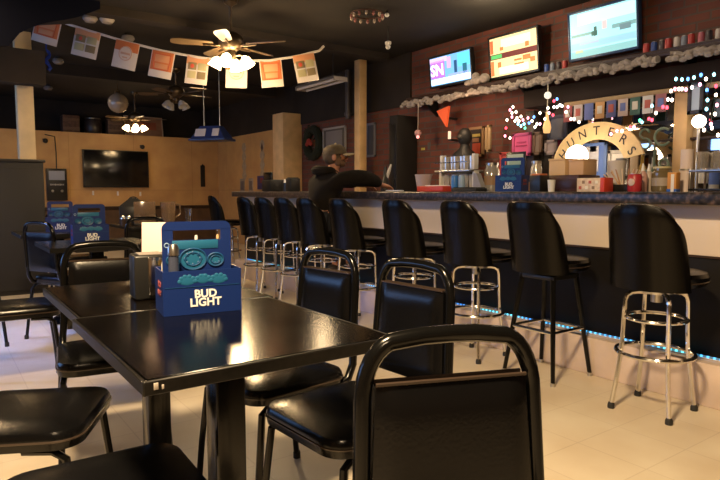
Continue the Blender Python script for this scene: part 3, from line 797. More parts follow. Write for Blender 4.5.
# ------------------------------------------------------------------ HUNTERS arch sign
sg = thing('arch_sign', 'cream arched wooden sign reading HUNTERS over the back bar', 'sign', (4.88, 3.175, 1.302), FACE_W)
ro, ri = .455, .275
A0, A1 = R(13), R(167)
o_ = [(ro*_c(A0+(A1-A0)*i/28), ro*_s(A0+(A1-A0)*i/28)*.86) for i in range(29)]
i_ = [(ri*_c(A0+(A1-A0)*i/28), ri*_s(A0+(A1-A0)*i/28)*.86) for i in range(29)]
MB().band(o_, i_, .022).build('arch_board', mat('cream_board', (.80, .58, .28), .5, var=.08), sg)
for k, ch in enumerate('HUNTERS'):
    a = R(158)-R(136)*k/6; r = .362
    text('letter', ch, .112, mat('sign_lettering', (.035, .02, .012), .5), sg, (r*_c(a), -.0125, r*_s(a)*.86), (PI/2, -(a-PI/2)*.7, 0), .001, .0005)
for x in (-.36, .36): MB().box((x, 0, -.10), (.07, .018, .40), .003).build('support', mat('sign_post', (.30, .20, .10), .5), sg)

# neon style script beside the arch
nn = thing('glass_tube_sign', 'pale green unlit glass tube letters S C J a on the back mirror', 'sign', (4.955, 2.66, 1.33), FACE_W)
nn.scale = (.82, 1, .82)
GT = mat('pale_tube', (.17, .23, .17), .3)
def tl(pts): MB().tube(pts, .013, 7).build('tube_letter', GT, nn)
tl([(-.09, 0, .30)] + arc((-.14, 0, .28), .05, .3, PI*1.1, 8) + arc((-.13, 0, .18), .055, PI*.6, -PI*.9, 9))
tl(arc((.05, 0, .24), .085, R(50), R(320), 14))
tl([(-.03, 0, .16), (-.03, 0, -.05)] + arc((-.08, 0, -.06), .05, 0, -PI*.8, 7))
tl(arc((.07, 0, -.03), .045, 0, 2*PI, 14) + [(.115, 0, -.08)])

# ------------------------------------------------------------------ bottles in rows
BP = {
 'liquor': ([(0, 0), (.036, 0), (.038, .01), (.038, .17), (.030, .20), (.014, .225), (.0135, .275), (0, .275)], [(0, .274), (.016, .274), (.016, .30), (0, .30)], [(.0385, .04), (.0392, .045), (.0392, .135), (.0385, .14)]),
 'wine':   ([(0, 0), (.034, 0), (.036, .01), (.036, .18), (.026, .215), (.014, .24), (.013, .30), (0, .30)], [(0, .299), (.0145, .26), (.0145, .305), (0, .305)], [(.0365, .05), (.0372, .055), (.0372, .14), (.0365, .145)]),
 'beer':   ([(0, 0), (.029, 0), (.030, .01), (.030, .125), (.018, .165), (.013, .19), (.013, .222), (0, .222)], [(0, .221), (.015, .221), (.015, .232), (0, .234)], [(.0305, .03), (.031, .034), (.031, .10), (.0305, .104)]),
}
BM = {'amber': mat('amber_bottle', (.30, .11, .02), .08, spec=.7), 'clear': mat('clear_bottle', (.50, .50, .50), .06, spec=.8, metal=.2), 'green': mat('green_bottle', (.03, .10, .03), .08, spec=.7),
      'dark': mat('dark_bottle', (.02, .012, .008), .08, spec=.7), 'blue': mat('blue_bottle', (.05, .14, .42), .08, spec=.7), 'red': mat('red_bottle', (.38, .03, .02), .1, spec=.7), 'gold': mat('gold_bottle', (.55, .34, .08), .1, spec=.7)}
LM = {'white': mat('label_white', (.70, .66, .58), .6), 'red': mat('label_red', (.5, .05, .04), .6), 'gold': mat('label_gold', (.5, .34, .12), .5), 'blue': mat('label_blue', (.06, .12, .4), .6), 'black': mat('label_black', (.03, .03, .03), .5)}
protos = {}
def bottle(kind, bm_, lm, capc, label, loc, group):
    key = (kind, bm_, lm, capc)
    if key in protos: return dup(protos[key], loc, rng.random()*6, label, group)
    p, c, l = BP[kind]
    cm = {'black': BLACK, 'gold': mat('gold_cap', (.5, .34, .1), .3, metal=.6), 'red': REDP, 'white': WHITE}[capc]
    protos[key] = make_bottle('liquor_bottle' if kind != 'beer' else 'beer_bottle', label, 'bottle', loc, p, BM[bm_], c, cm, group, l, LM[lm])
    return protos[key]
kinds = [('liquor', 'clear', 'white', 'black'), ('liquor', 'amber', 'black', 'gold'), ('wine', 'green', 'gold', 'red'), ('liquor', 'gold', 'white', 'gold'), ('wine', 'dark', 'white', 'black'),
         ('liquor', 'clear', 'blue', 'white'), ('liquor', 'red', 'gold', 'black'), ('liquor', 'amber', 'white', 'black'), ('liquor', 'blue', 'white', 'white'), ('beer', 'amber', 'red', 'gold')]
desc = ['clear bottle with white label', 'amber bottle with black label', 'green wine bottle with gold label', 'golden bottle with white label', 'dark wine bottle with white label', 'clear bottle with blue label', 'red bottle with gold label', 'amber bottle with white label', 'blue bottle with white label', 'brown beer bottle with red label']
seqb = [0, 4, 1, 5, 2, 7, 3, 0, 8, 6, 1, 4, 5, 7, 2, 3, 9, 0, 1, 8, 6, 5]
y = 3.46; n = 0
for i in seqb:
    if not (2.42 < y < 2.65):
        lab = '%s before the back mirror, %s from the left' % (desc[i], ordn[n] if n < 20 else ('twenty first', 'twenty second')[n-20])
        bottle(*kinds[i], lab, (5.05+.02*rng.uniform(-1, 1), y, 1.0905), 'bottles in front of the back mirror'); n += 1
    y -= .088+.02*rng.random()
# ================================================================== THINGS ON THE BAR
BZ = 1.0755
def on_bar(x0, x1, ytop, X=3.45):
    """centre Y, width along the bar and height of a thing standing on the bar"""
    a = at(x0, 185, X=X); b = at(x1, 185, X=X); m = at((x0+x1)/2, ytop, X=X)
    return (a.y+b.y)/2, a.y-b.y, m.z-BZ
# dark boxes at the far end
Y, w, h = on_bar(266, 278, 180, 3.40)
o = thing('card_terminal', 'black till box at the far end of the bar, left of the white topped canister', 'till', (3.42, Y, BZ), FACE_W)
MB().box((0, 0, .07), (.24, .2, .14), .01).build('housing', BLACK, o); MB().box((0, -.07, .17), (.20, .03, .12), .005, M=None).build('screen', mat('dark_screen', (.006, .006, .006), .16), o)
Y, w, h = on_bar(284, 290, 181, 3.42)
o = thing('canister', 'small dark canister with a bright top at the far end of the bar', 'canister', (3.42, Y, BZ))
MB().lathe([(0, 0), (.05, 0), (.052, .10), (0, .10)], 16).build('canister_body', BLACK, o); MB().lathe([(0, 0), (.04, 0), (.035, .04), (0, .045)], 16, c=(0, 0, .10)).build('lid', WHITE, o)
Y, w, h = on_bar(291, 298, 180, 3.42)
tag(MB().box((0, 0, .075), (.13, .12, .15), .012).box((0, 0, .153), (.10, .09, .012), .004).build('napkin_box', BLACK, None, (3.40, Y, BZ)), 'black square napkin box at the far end of the bar, right of the canister', 'napkin box')
# beside the seated man
Y, w, h = on_bar(388, 396, 182, 3.3)
o = thing('phone', 'white phone lying by the cuff of the man in the cap', 'phone', (3.33, Y, BZ), .4)
MB().box((0, 0, .006), (.075, .145, .010), .004).build('phone_body', WHITE, o); MB().box((0, 0, .0118), (.066, .13, .001)).build('screen', glow('phone_screen', (.8, .85, .9), .5), o)
Y, w, h = on_bar(380, 391, 165, 3.6)
o = thing('white_jug', 'slanted white spout jug on the bar beyond the man', 'jug', (3.60, Y, BZ))
MB().lathe([(0, 0), (.05, 0), (.05, .08), (.03, .12), (.018, .19), (.016, .24), (0, .24)], 14).build('jug_body', BLACK, o)
MB().tube([(-.0, 0, .10), (.02, -.03, .20), (.03, -.05, .26)], [.02, .016, .008], 8).build('spout', WHITE, o)
# ice bucket, tray, cans
Y, w, h = on_bar(415, 432, 172.5)
o = thing('ice_bucket', 'pale grey plastic bucket on the bar left of the red tray', 'bucket', (3.45, Y, BZ))
MB().lathe([(0, 0), (.050, 0), (.073, .135), (.076, .137), (.076, .145), (.069, .145), (.048, .006), (0, .006)], 22, cap=False).build('bucket_wall', mat('grey_pink_plastic', (.52, .43, .43), .45), o)
MB().lathe([(0, 0), (.065, 0), (.05, .012), (0, .014)], 16, c=(0, 0, .115)).build('ice', mat('ice', (.6, .6, .62), .3), o)
Y, w, h = on_bar(428, 456, 185)
o = thing('red_tray', 'shallow red plastic tray of napkins on the bar', 'tray', (3.40, Y, BZ), FACE_W)
w *= .9
rr = MB().box((0, 0, .004), (w, .16, .008))
for p in ((0, -.08, w, .008), (0, .08, w, .008), (-w/2, 0, .008, .168), (w/2, 0, .008, .168)): rr.box((p[0], p[1], .022), (p[2], p[3], .044), .002)
rr.build('tray_body', REDP, o)
for i, x in enumerate((-.07, 0, .07)):
    tag(MB().box((0, 0, .022), (.055, .10, .044), .004, rz=.06*i).build('folded_napkin', PAPER, None, (3.40, Y-x, BZ+.0085), 0), 'folded white napkin in the red tray, %s' % ('left', 'middle', 'right')[i], 'napkin', 'napkins in the red tray')
for i, x in enumerate((457.3, 461.5)):
    Y, w, h = on_bar(x-2, x+2, 178)
    c = make_can('slim blue and white can on the bar by the red tray, %s of the two' % ('left', 'right')[i], (3.42+.03*i, Y, BZ), ((.05, .22, .62), (.35, .5, .7))[i], ('slim blue', 'slim pale blue')[i], .027, .13, 'slim cans by the red tray')
Y, w, h = on_bar(465, 490, 187)
o = thing('bar_mat', 'thick black rubber drink mat on the bar left of the blue carton', 'bar mat', (3.36, Y, BZ), FACE_W)
MB().box((0, 0, .014), (w, .12, .028), .006).build('mat_body', RUBBER, o)
st = MB()
for i in range(7): st.box((-w*.42+w*.14*i, 0, .030), (.008, .11, .006), .001)
st.build('rib', RUBBER, o)['kind'] = 'stuff'
K4 = dup(K1, (3.47, on_bar(494, 528, 165)[0], BZ), FACE_W+R(12), 'blue carton with teal handle panel standing on the bar')
Y, w, h = on_bar(506, 525, 152, 3.66)
o = thing('menu_stand', 'white and pale green bar menu in a black frame behind the blue carton', 'menu', (3.64, Y, BZ), FACE_W)
MB().box((0, .02, h/2), (w, .012, h), .003).box((0, .02, .006), (w, .09, .012), .003).build('frame', BLACK, o)
MB().box((0, .0125, h/2), (w*.82, .004, h*.88)).build('menu_sheet', mat('menu_green_white', (.62, .72, .60), .5), o)
MB().box((0, .0098, h*.62), (w*.6, .002, h*.3)).box((0, .0098, h*.3), (w*.5, .002, h*.1)).build('printed_block', mat('menu_green', (.35, .52, .42), .6), o)
# jars and glassware right of the carton
def jar(label, loc, r, h, bm_, lm, fill=None, name='jar', cat='jar', group=None):
    o = thing(name, label, cat, loc, 0, group)
    MB().lathe([(0, 0), (r*.9, 0), (r, .012), (r, h*.8), (r*.8, h*.9), (r*.8, h)], 18).build('jar_body', bm_, o)
    MB().lathe([(0, 0), (r*.86, 0), (r*.86, h*.08), (0, h*.09)], 18, c=(0, 0, h)).build('lid', lm, o)
    if fill: MB().lathe([(r*1.01, h*.25), (r*1.012, h*.6)], 18, cap=False).build('paper_label', fill, o)
    return o
JG = mat('jar_glass', (.52, .48, .42), .08, spec=.8, metal=.25)
Y, w, h = on_bar(531, 541, 158, 3.5)
jar('tall clear jar of garnishes on the bar right of the blue carton', (3.50, Y, BZ), .040, .20, JG, STEEL, mat('garnish', (.55, .26, .08), .4))
Y, w, h = on_bar(529, 537, 176, 3.36)
jar('small amber candle jar in front of the garnish jar', (3.36, Y, BZ), .028, .075, mat('amber_jar', (.55, .25, .06), .1, spec=.8), CHROME)
Y, w, h = on_bar(538, 552, 177, 3.42)
o = thing('condiment_box', 'black condiment box on the bar behind a small white cup', 'box', (3.36, Y, BZ), FACE_W)
MB().box((0, 0, .055), (w*.8, .10, .11), .005).build('box_body', BLACK, o)
MB().box((0, 0, .115), (w*.6, .08, .012), .003).build('fruit_tray', mat('orange_fruit', (.62, .18, .06), .5), o)
Y, w, h = on_bar(548, 555, 180, 3.28)
o = thing('paper_cup', 'small white cup on the bar edge in front of the black condiment box', 'cup', (3.28, Y, BZ))
MB().lathe([(0, 0), (.020, 0), (.026, .075), (.024, .075), (.018, .004), (0, .004)], 16, cap=False).build('cup_wall', WHITE, o)
MB().tube(arc((0, 0, .075), .0255, 0, 2*PI, 16, 'XY')[:-1], .002, 5, closed=True).build('rim', WHITE, o)
Y, w, h = on_bar(556, 588, 176, 3.52)
o = thing('cash_register', 'dark wooden till box on the bar under the cream cartons', 'till', (3.55, Y, BZ), FACE_W)
MB().box((0, 0, .055), (w*.92, .24, .11), .006).build('till_body', mat('maroon_wood', (.07, .03, .025), .4), o)
MB().box((0, -.121, .05), (w*.8, .006, .06), .002).build('drawer', mat('maroon_dark', (.045, .02, .018), .4), o)
for i, (x0, x1, yt, zb, c) in enumerate(((553, 572, 159, .1105, (.72, .50, .28)), (573, 590, 159.5, .1105, (.66, .42, .24)))):
    Y, w, h = on_bar(x0, x1, yt, 3.55)
    o = thing('takeout_box', ('left', 'right')[i]+' of the two cream cardboard boxes on the dark till box', 'box', (3.56, Y, BZ+zb), FACE_W, 'cream boxes on the till')
    MB().box((0, 0, (h-zb)/2), (w*.86, .15, h-zb), .004).build('box_body', mat('cream_card_%d' % i, c, .6), o)
    MB().box((0, -.003, h-zb-.006), (w*.88, .155, .014), .002).build('lid', mat('cream_card_%d' % i, c, .6), o)
Y, w, h = on_bar(578, 608, 178, 3.30)
o = thing('snack_box', 'printed cream snack box with a red end on the bar front of the till box', 'box', (3.32, Y, BZ), FACE_W)
MB().box((0, 0, h/2), (w*.92, .09, h), .003).build('box_body', mat('snack_cream', (.70, .55, .42), .5, var=.25, vscale=30), o)
MB().box((w*.40, -.002, h/2), (w*.14, .094, h*1.01), .002).build('red_end', REDP, o)
for i in range(6): MB().box((-w*.34+w*.11*i, -.0462, h*(.3+.4*(i % 2))), (w*.09, .002, h*.22)).build('printed_patch', mat('snack_print_%d' % (i % 3), ((.5, .12, .08), (.30, .20, .12), (.85, .8, .7))[i % 3], .5), o)
# jug, straw cup, red can ...
Y, w, h = on_bar(608, 628, 149, 3.66)
o = thing('white_carafe', 'tall milky white carafe behind the straws on the bar', 'carafe', (3.64, Y, BZ))
MB().lathe([(0, 0), (.045, 0), (.048, .01), (.056, .17), (.060, .20), (.056, .20), (.044, .012), (0, .01)], 18, cap=False).build('carafe_wall', mat('milky', (.66, .60, .56), .35), o)
MB().box((0, -.03, .205), (.05, .05, .02), .004).build('lid', mat('grey_lid', (.22, .22, .24), .4), o)
Y, w, h = on_bar(612, 634, 178, 3.42)
o = thing('straw_bundle', 'loose bundle of tan wrapped straws leaning out of a low caddy on the bar', 'straws', (3.44, Y, BZ), FACE_W)
MB().box((0, 0, .022), (.14, .07, .044), .004).build('caddy', BLACK, o)
for i in range(14):
    a = -1.0+.13*i+.1*rng.random(); y0 = -.025+.05*rng.random()
    MB().tube([(-.04+.006*i, y0, .02), (-.04+.006*i+.12*_s(a), y0, .02+.12*_c(a*.8))], .004, 6).build('straw', mat('straw_paper_%d' % (i % 3), ((.62, .42, .25), (.72, .60, .48), (.45, .25, .15))[i % 3], .6), o)
Y, w, h = on_bar(632, 641, 171, 3.40)
make_can('wide red can on the bar with a pale round emblem', (3.38, Y, BZ), (.42, .03, .04), 'wide red', .040, .105)
emb = MB().ball((0, 0, 0), .022, (.2, 1, 1)).build('round_emblem', mat('pale_emblem', (.6, .45, .40), .5), None, (-.039, 0, .055)); emb.parent = [o for o in bpy.data.objects if o.get('label') == 'wide red can on the bar with a pale round emblem'][0]
for i, (x, X, yt, c) in enumerate(((642.5, 3.5, 165, 'pinkish'), (648.5, 3.58, 160, 'pale'))):
    Y, w, h = on_bar(x-2.5, x+2.5, yt, X)
    make_bottle('squeeze_bottle', ('pinkish squeeze bottle right of the wide red can', 'pale squeeze bottle left of the pickle jar')[i], 'bottle', (X, Y, BZ), [(0, 0), (.024, 0), (.026, .01), (.026, .10), (.012, .125), (0, .125)], mat(c+'_squeeze', ((.55, .32, .28), (.55, .46, .38))[i], .4), [(0, .124), (.012, .124), (.004, .17), (0, .17)], WHITE)
Y, w, h = on_bar(654, 670, 162, 3.48)
jar('wide jar with a yellowish lid and dark contents on the bar', (3.48, Y, BZ), .058, .135, mat('pickle', (.16, .12, .06), .12, spec=.8), mat('yellow_lid', (.55, .48, .26), .4), mat('pickle_label', (.36, .30, .24), .5))
Y, w, h = on_bar(671, 678, 172, 3.46)
o = thing('sugar_box', 'small orange, white and blue packet box on the bar beside the wide jar', 'box', (3.45, Y, BZ), FACE_W)
MB().box((0, 0, .055), (.050, .05, .11), .003).build('box_body', mat('packet_orange', (.62, .28, .06), .5), o)
MB().box((.006, -.026, .05), (.018, .003, .10), .001).build('white_stripe', PAPER, o); MB().box((0, -.001, .008), (.053, .052, .016), .002).build('blue_foot', BLUEP, o)
# white dispensers and glass rack at the right
Y, w, h = on_bar(681.5, 690.5, 140, 3.6)
o = thing('cup_dispenser', 'tall white cup dispenser column on the bar at right', 'dispenser', (3.60, Y, BZ))
MB().lathe([(0, 0), (.036, 0), (.036, .125), (0, .125)], 18).build('lower_sleeve', mat('dispenser_white', (.72, .60, .56), .5), o)
MB().lathe([(0, 0), (.034, 0), (.034, .115), (0, .115)], 18, c=(0, 0, .13)).build('upper_sleeve', mat('dispenser_white', (.72, .6, .56), .5), o)
MB().lathe([(0, 0), (.039, 0), (.039, .008), (0, .008)], 18, c=(0, 0, .124)).build('collar', STEEL, o)
rk = thing('glass_shelf', 'two tier dark rack for glasses on the bar at the right edge', 'rack', (3.62, 1.475, BZ), FACE_W)
for z in (.012, .118): MB().box((0, 0, z), (.46, .2, .012), .003).build('rack_shelf', BLACK if z < .1 else STEEL, rk)
for x in (-.225, .225):
    for y in (-.09, .09): MB().box((x, y, .065), (.012, .012, .13), .002).build('rack_post', STEEL, rk)
TG = mat('table_glass', (.80, .76, .70), .06, trans=.85)
g0 = None
for i in range(5):
    for j in range(2):
        lab = 'glass on the right bar rack, %s from left in its %s row' % (ordn[i], ('front', 'back')[j])
        loc = (3.62-.05+.10*j, 1.475+.18-.09*i, BZ+.1255)
        if g0 is None: g0 = tumbler(lab, loc, .10, .034, TG, 'glasses on the right rack')
        else: dup(g0, loc, 0, lab, 'glasses on the right rack')
bottle('beer', 'amber', 'red', 'gold', 'brown beer bottle standing before the right bar rack', (3.44, 1.46, BZ), None)
# ------------------------------------------------------------------ glass washer stand at the left of the bar
rk = thing('glass_stand', 'steel stand with white posts holding rows of glasses behind the red tray', 'rack', (3.62, 3.70, BZ), FACE_W)
Yc, w, h = on_bar(440, 478, 155, 3.62)
rk.location.y = Yc
for x in (-.5, .5):
    MB().box((x*w*.88, 0, .085), (.030, .05, .17), .004).build('white_post', WHITE, rk)
    MB().box((x*w*.84, 0, .245), (.030, .05, .125), .004).build('white_post', WHITE, rk)
for z in (.02, .17): MB().box((0, 0, z), (w*.92, .17, .014), .003).build('stand_shelf', STEEL, rk)
MB().tube([(-w*.43, -.096, .24), (w*.43, -.096, .24)], .004, 6).build('guard_wire', CHROME, rk)
CG = mat('shiny_glass', (.72, .70, .66), .06, metal=.45, spec=.9)
g1 = None
for tier in range(2):
    for i in range(6):
        lab = 'shiny glass on the %s tier of the steel stand, %s from the left' % (('lower', 'upper')[tier], ordn[i])
        loc = (3.62+.02*(i % 2), Yc+w*.31-w*.124*i, BZ+.0285+.15*tier)
        if g1 is None: g1 = tumbler(lab, loc, .115, .028, CG, 'glasses on the steel stand')
        else: dup(g1, loc, 0, lab, 'glasses on the steel stand')
Y, w, h = on_bar(479, 491, 153, 3.66)
jar('large clear drink dispenser jar right of the steel stand', (3.74, Y, BZ), .062, .215, JG, STEEL, mat('amber_drink', (.42, .26, .14), .3), 'drink_dispenser', 'dispenser')
Y, w, h = on_bar(478, 488, 166, 3.45)
tag(MB().prism([(-.05, 0), (.05, 0), (-.02, .14), (-.05, .14)], .05).box((-.0, .03, .01), (.1, .03, .02), .002).build('slanted_tablet', mat('grey_tablet', (.30, .28, .29), .4), None, (3.42, Y, BZ), FACE_W), 'slanted grey tablet stand on the bar right of the steel stand', 'stand')

# ================================================================== BEHIND THE BAR
Yd, zz = 6.0, 0
dk = thing('tall_locker', 'tall narrow black locker against the brick wall left of the ice bucket', 'locker', (5.02, 6.05, 0), FACE_W)
MB().box((0, 0, 1.02), (.16, .34, 2.04), .01).build('cabinet_body', MATTE, dk)
MB().box((0, -.176, 1.05), (.13, .012, 1.75), .004).build('door', mat('locker_door', (.010, .009, .009), .35), dk)
MB().tube([(.04, -.185, .9), (.04, -.20, .95), (.04, -.20, 1.2), (.04, -.185, 1.25)], .008, 6).build('handle', BLACK, dk)
p = at(418, 135, X=4.32); 
o = thing('hanging_ornament', 'pink and white ornament hanging on a wire from the high shelf', 'ornament', (4.88, at(418, 132, X=4.88).y, at(418, 133, X=4.88).z))
MB().tube([(0, 0, .03), (0, 0, 2.17-o.location.z)], .004, 5).build('wire', mat('pale_wire', (.5, .42, .36), .5), o)
MB().ball((0, 0, 0), .045, (1, 1, .9)).build('bauble', mat('pink_ball', (.55, .30, .30), .4), o)
MB().ball((-.02, -.02, -.05), .02).build('light_bulb', glow('pink_bulb', (1, .35, .3), 2.), o)
for i, (x, y, w, h, c, lab) in enumerate(((415, 150, .05, .10, (.55, .50, .34), 'pale yellow tag on the brick wall right of the black locker'), (423, 149, .07, .03, (.45, .40, .08), 'yellow sticker on the brick right of the pale tag'), (429, 146, .05, .09, (.10, .09, .08), 'small dark card on the brick right of the yellow sticker'))):
    q = at(x, y, X=5.195)
    tag(bx('wall_tag', mat('tag_%d' % i, c, .6), (5.195, q.y, q.z), (.006, w, h), None, .001), lab, 'tag')
# posters and pictures on the brick
def frame(label, x0, x1, yt, yb, X, fm, pm, nm='wall_picture', cat='picture', extra=None):
    a = at(x0, (yt+yb)/2, X=X); b = at(x1, (yt+yb)/2, X=X); c = (x0+x1)/2
    zt, zb = at(c, yt, X=X).z, at(c, yb, X=X).z
    o = thing(nm, label, cat, (X, (a.y+b.y)/2, (zt+zb)/2), FACE_W)
    w, h = a.y-b.y, zt-zb
    f = MB()
    for p in ((0, h/2-.015, w, .03), (0, -h/2+.015, w, .03), (-w/2+.015, 0, .03, h), (w/2-.015, 0, .03, h)): f.box((p[0], 0, p[1]), (p[2], .024, p[3]), .003)
    f.build('frame', fm, o)
    MB().box((0, .004, 0), (w-.05, .012, h-.05)).build('picture_sheet', pm, o)
    if extra:
        for k, (x, z, ww, hh, m) in enumerate(extra): MB().box((x*w, -.005, z*h), (ww*w, .006, hh*h), .002).build('picture_detail', m, o)
    return o
GF = mat('grey_frame', (.42, .40, .38), .4)
frame('grey framed picture on the brick wall above the man in the cap', 323, 346, 127, 152, 5.18, GF, mat('grey_print', (.10, .09, .09), .4), extra=((0, 0, .7, .7, mat('grey_mat', (.26, .24, .24), .5)),))
frame('blue grey framed picture on the brick wall right of the tan post', 366.5, 375.5, 123, 157, 5.18, mat('blue_frame', (.20, .22, .30), .4), mat('blue_print', (.07, .08, .12), .4))
wr = thing('wreath', 'dark round wreath with a red bow on the brick wall left of the grey picture', 'wreath', (5.15, at(313, 145, X=5.15).y, at(313, 143, X=5.15).z), FACE_W)
b = MB(); b.tube([(.20*_c(2*PI*i/24), 0, .22*_s(2*PI*i/24)) for i in range(24)], .07, 8, closed=True)
for i in range(70):
    a = rng.random()*2*PI; r = .20+.07*rng.uniform(-1, 1); p = Vector((r*_c(a), -.03, r*_s(a)*1.1))
    b.tube([p, p+Vector((rng.uniform(-.05, .05), -.04, rng.uniform(-.05, .05)))], [.012, .002], 5)
b.build('foliage', mat('wreath_green', (.015, .02, .010), .9), wr)
MB().ball((0, -.08, .02), .05, (1.3, .5, 1)).ball((-.06, -.08, -.02), .045, (1, .5, .8)).ball((.06, -.08, -.02), .045, (1, .5, .8)).build('bow', mat('wreath_red', (.35, .03, .02), .6), wr)
frame('dark framed poster with a red face and yellow hat behind the drink dispenser', 468, 484, 127, 157, 5.17, mat('tan_frame', (.35, .2, .09), .5), mat('dark_print', (.03, .02, .015), .5), extra=((.05, -.22, .5, .36, mat('poster_red', (.45, .06, .02), .6)), (.0, .22, .55, .10, mat('poster_yellow', (.5, .38, .10), .6)), (.0, .06, .4, .14, mat('poster_skin', (.30, .14, .07), .6))))
frame('bright pink paper notice above the blue carton', 512.5, 531, 133, 156, 4.98, mat('pink_edge', (.62, .09, .25), .6), mat('pink_paper', (.80, .11, .30), .6), 'pink_notice', 'notice', ((0, .1, .5, .05, mat('pink_ink', (.5, .04, .14), .6)), (0, -.05, .6, .05, mat('pink_ink', (.5, .04, .14), .6))))
frame('red notice low behind the blue carton', 500, 511, 152, 178, 4.96, mat('red_edge', (.5, .05, .04), .6), mat('red_paper', (.55, .07, .06), .6), 'red_notice', 'notice')
frame('narrow tan poster right of the framed red face', 485.5, 491, 125, 152, 5.0, mat('tan_edge', (.45, .30, .14), .6), mat('tan_paper', (.50, .34, .16), .6), 'tan_notice', 'notice')
frame('brown framed photograph right of the pink notice', 533, 542, 132, 155, 5.0, mat('brown_frame', (.16, .09, .05), .6), mat('brown_photo', (.24, .17, .12), .6))
frame('pale notice between the photograph and the arch sign', 545, 557, 140, 155, 4.98, mat('pale_edge', (.30, .24, .22), .6), mat('pale_notice', (.42, .34, .32), .6), 'pale_notice', 'notice')
dkp = frame('dark navy panel picture left of the arch sign', 548, 567, 115, 140, 5.05, mat('navy_edge', (.02, .025, .05), .5), mat('navy_print', (.012, .016, .04), .4))
frame('blue and white poster standing inside the arch sign', 580, 607, 143, 180, 4.965, mat('blue_edge', (.10, .18, .45), .5), mat('blue_poster', (.08, .16, .48), .5), 'blue_poster', 'poster', ((-.05, .1, .5, .75, mat('poster_grey', (.50, .48, .52), .5)), (-.02, -.1, .3, .3, mat('poster_flesh', (.42, .30, .30), .5)), (.0, .35, .25, .18, mat('poster_white', (.7, .68, .7), .5))))
frame('white framed menu sheet right of the blue poster inside the arch', 608, 628, 150, 178, 4.965, mat('pale_grey_edge', (.45, .42, .40), .5), mat('white_sheet', (.66, .62, .60), .5), 'menu_sheet', 'menu', ((0, .42, .5, .10, mat('sheet_clip', (.08, .08, .10), .4)),))
# black bust figure on the bar back left with small lamp
o = thing('dark_statue', 'dark figure with a hood standing behind the steel glass stand', 'statue', (4.95, 4.88, 1.0015), FACE_W)
MB().lathe([(0, 0), (.15, 0), (.16, .10), (.13, .30), (.15, .42), (.13, .50), (.06, .56), (.05, .60), (.085, .66), (.08, .73), (.04, .78), (0, .79)], 20).build('statue_body', mat('statue_dark', (.02, .02, .02), .5), o)
MB().ball((0, -.07, .68), .035).build('face', mat('statue_face', (.05, .045, .04), .5), o)
o = thing('pennant_lamp', 'red orange cone shade glowing on the brick wall under the high shelf', 'lamp', (5.0, at(444, 117, X=5.0).y, at(444, 118, X=5.0).z), FACE_W)
MB().prism([(-.115, .09), (.09, .13), (.05, -.11)], .03).build('shade', mat('red_orange_shade', (.70, .10, .03), .5, emit=(.9, .12, .03), estr=.35), o)
MB().box((.02, .1, .0), (.03, .18, .03), .004).build('wall_bracket', BLACK, o)
o = thing('wall_candle', 'small pale candle lamp on the brick beside the dark figure', 'lamp', (5.08, at(449.5, 135, X=5.08).y, at(449, 139, X=5.08).z), FACE_W)
MB().lathe([(0, 0), (.018, 0), (.018, .09), (0, .09)], 10).build('candle', glow('candle_glow', (1, .6, .4), 1.3), o); MB().box((0, .06, -.01), (.05, .12, .02), .003).build('bracket', BLACK, o)
# beer flags hung under the header
FC = [(.30, .08, .08), (.50, .46, .44), (.12, .16, .40), (.55, .30, .12), (.10, .12, .30), (.50, .40, .36), (.05, .12, .10), (.55, .55, .55), (.30, .12, .14)]
f0 = {}
for i in range(9):
    Y = 3.56-.112*i
    o = thing('bar_pennant', 'small coloured pennant under the back bar header, %s from the left' % ordn[i], 'pennant', (4.985, Y, 1.885), FACE_W, 'pennants under the header')
    MB().box((0, 0, -.075), (.092, .005, .15), .001).build('pennant_cloth', mat('pennant_%d' % i, FC[i], .7), o)
    MB().box((0, -.004, -.07), (.05, .004, .07), .001).build('printed_badge', mat('pennant_badge_%d' % (i % 3), ((.62, .58, .52), (.40, .10, .08), (.12, .16, .40))[i % 3], .7), o)
# glowing lamps
def globe(label, x, y, X, r, s, stem_to):
    stem_to += .0015
    q = at(x, y, X=X)
    o = thing('globe_lamp', label, 'lamp', (X, q.y, stem_to))
    MB().ball((0, 0, q.z-stem_to), r, u=18, v=12).build('globe', glow('globe_%d' % int(s), (1.0, .80, .55), s), o)
    MB().lathe([(0, 0), (.05, 0), (.05, .01), (.012, .02), (.012, q.z-stem_to-r*.9), (0, q.z-stem_to-r*.9)], 14).build('stem', STEEL, o)
globe('large glowing globe lamp inside the left foot of the arch sign', 577, 156, 4.62, .095, 16, 1.0)
globe('small glowing globe lamp by the right end of the back bar', 699, 121.5, 4.86, .050, 14, 1.0)
o = thing('wall_lamp', 'small lit bottle lamp hanging under the high shelf left of the arch', 'lamp', (4.9, at(547, 125, X=4.9).y, at(547, 133, X=4.9).z))
MB().lathe([(0, 0), (.03, 0), (.04, .05), (.03, .10), (.015, .13), (.012, .20), (0, .20)], 12).build('shade', glow('amber_lamp', (1, .55, .2), .9), o)
MB().ball((0, 0, .36), .035).build('globe', glow('white_small_globe', (.9, .85, .7), 1.), o)
MB().tube([(0, 0, .2), (0, 0, 2.17-o.location.z)], .006, 6).build('rod', STEEL, o)
frame('pale blue grey screen at the right end of the back bar', 688, 704, 82, 114, 4.98, BLACK, mat('grey_screen', (.2, .22, .24), .3, emit=(.45, .52, .58), estr=.28), 'small_screen', 'screen')
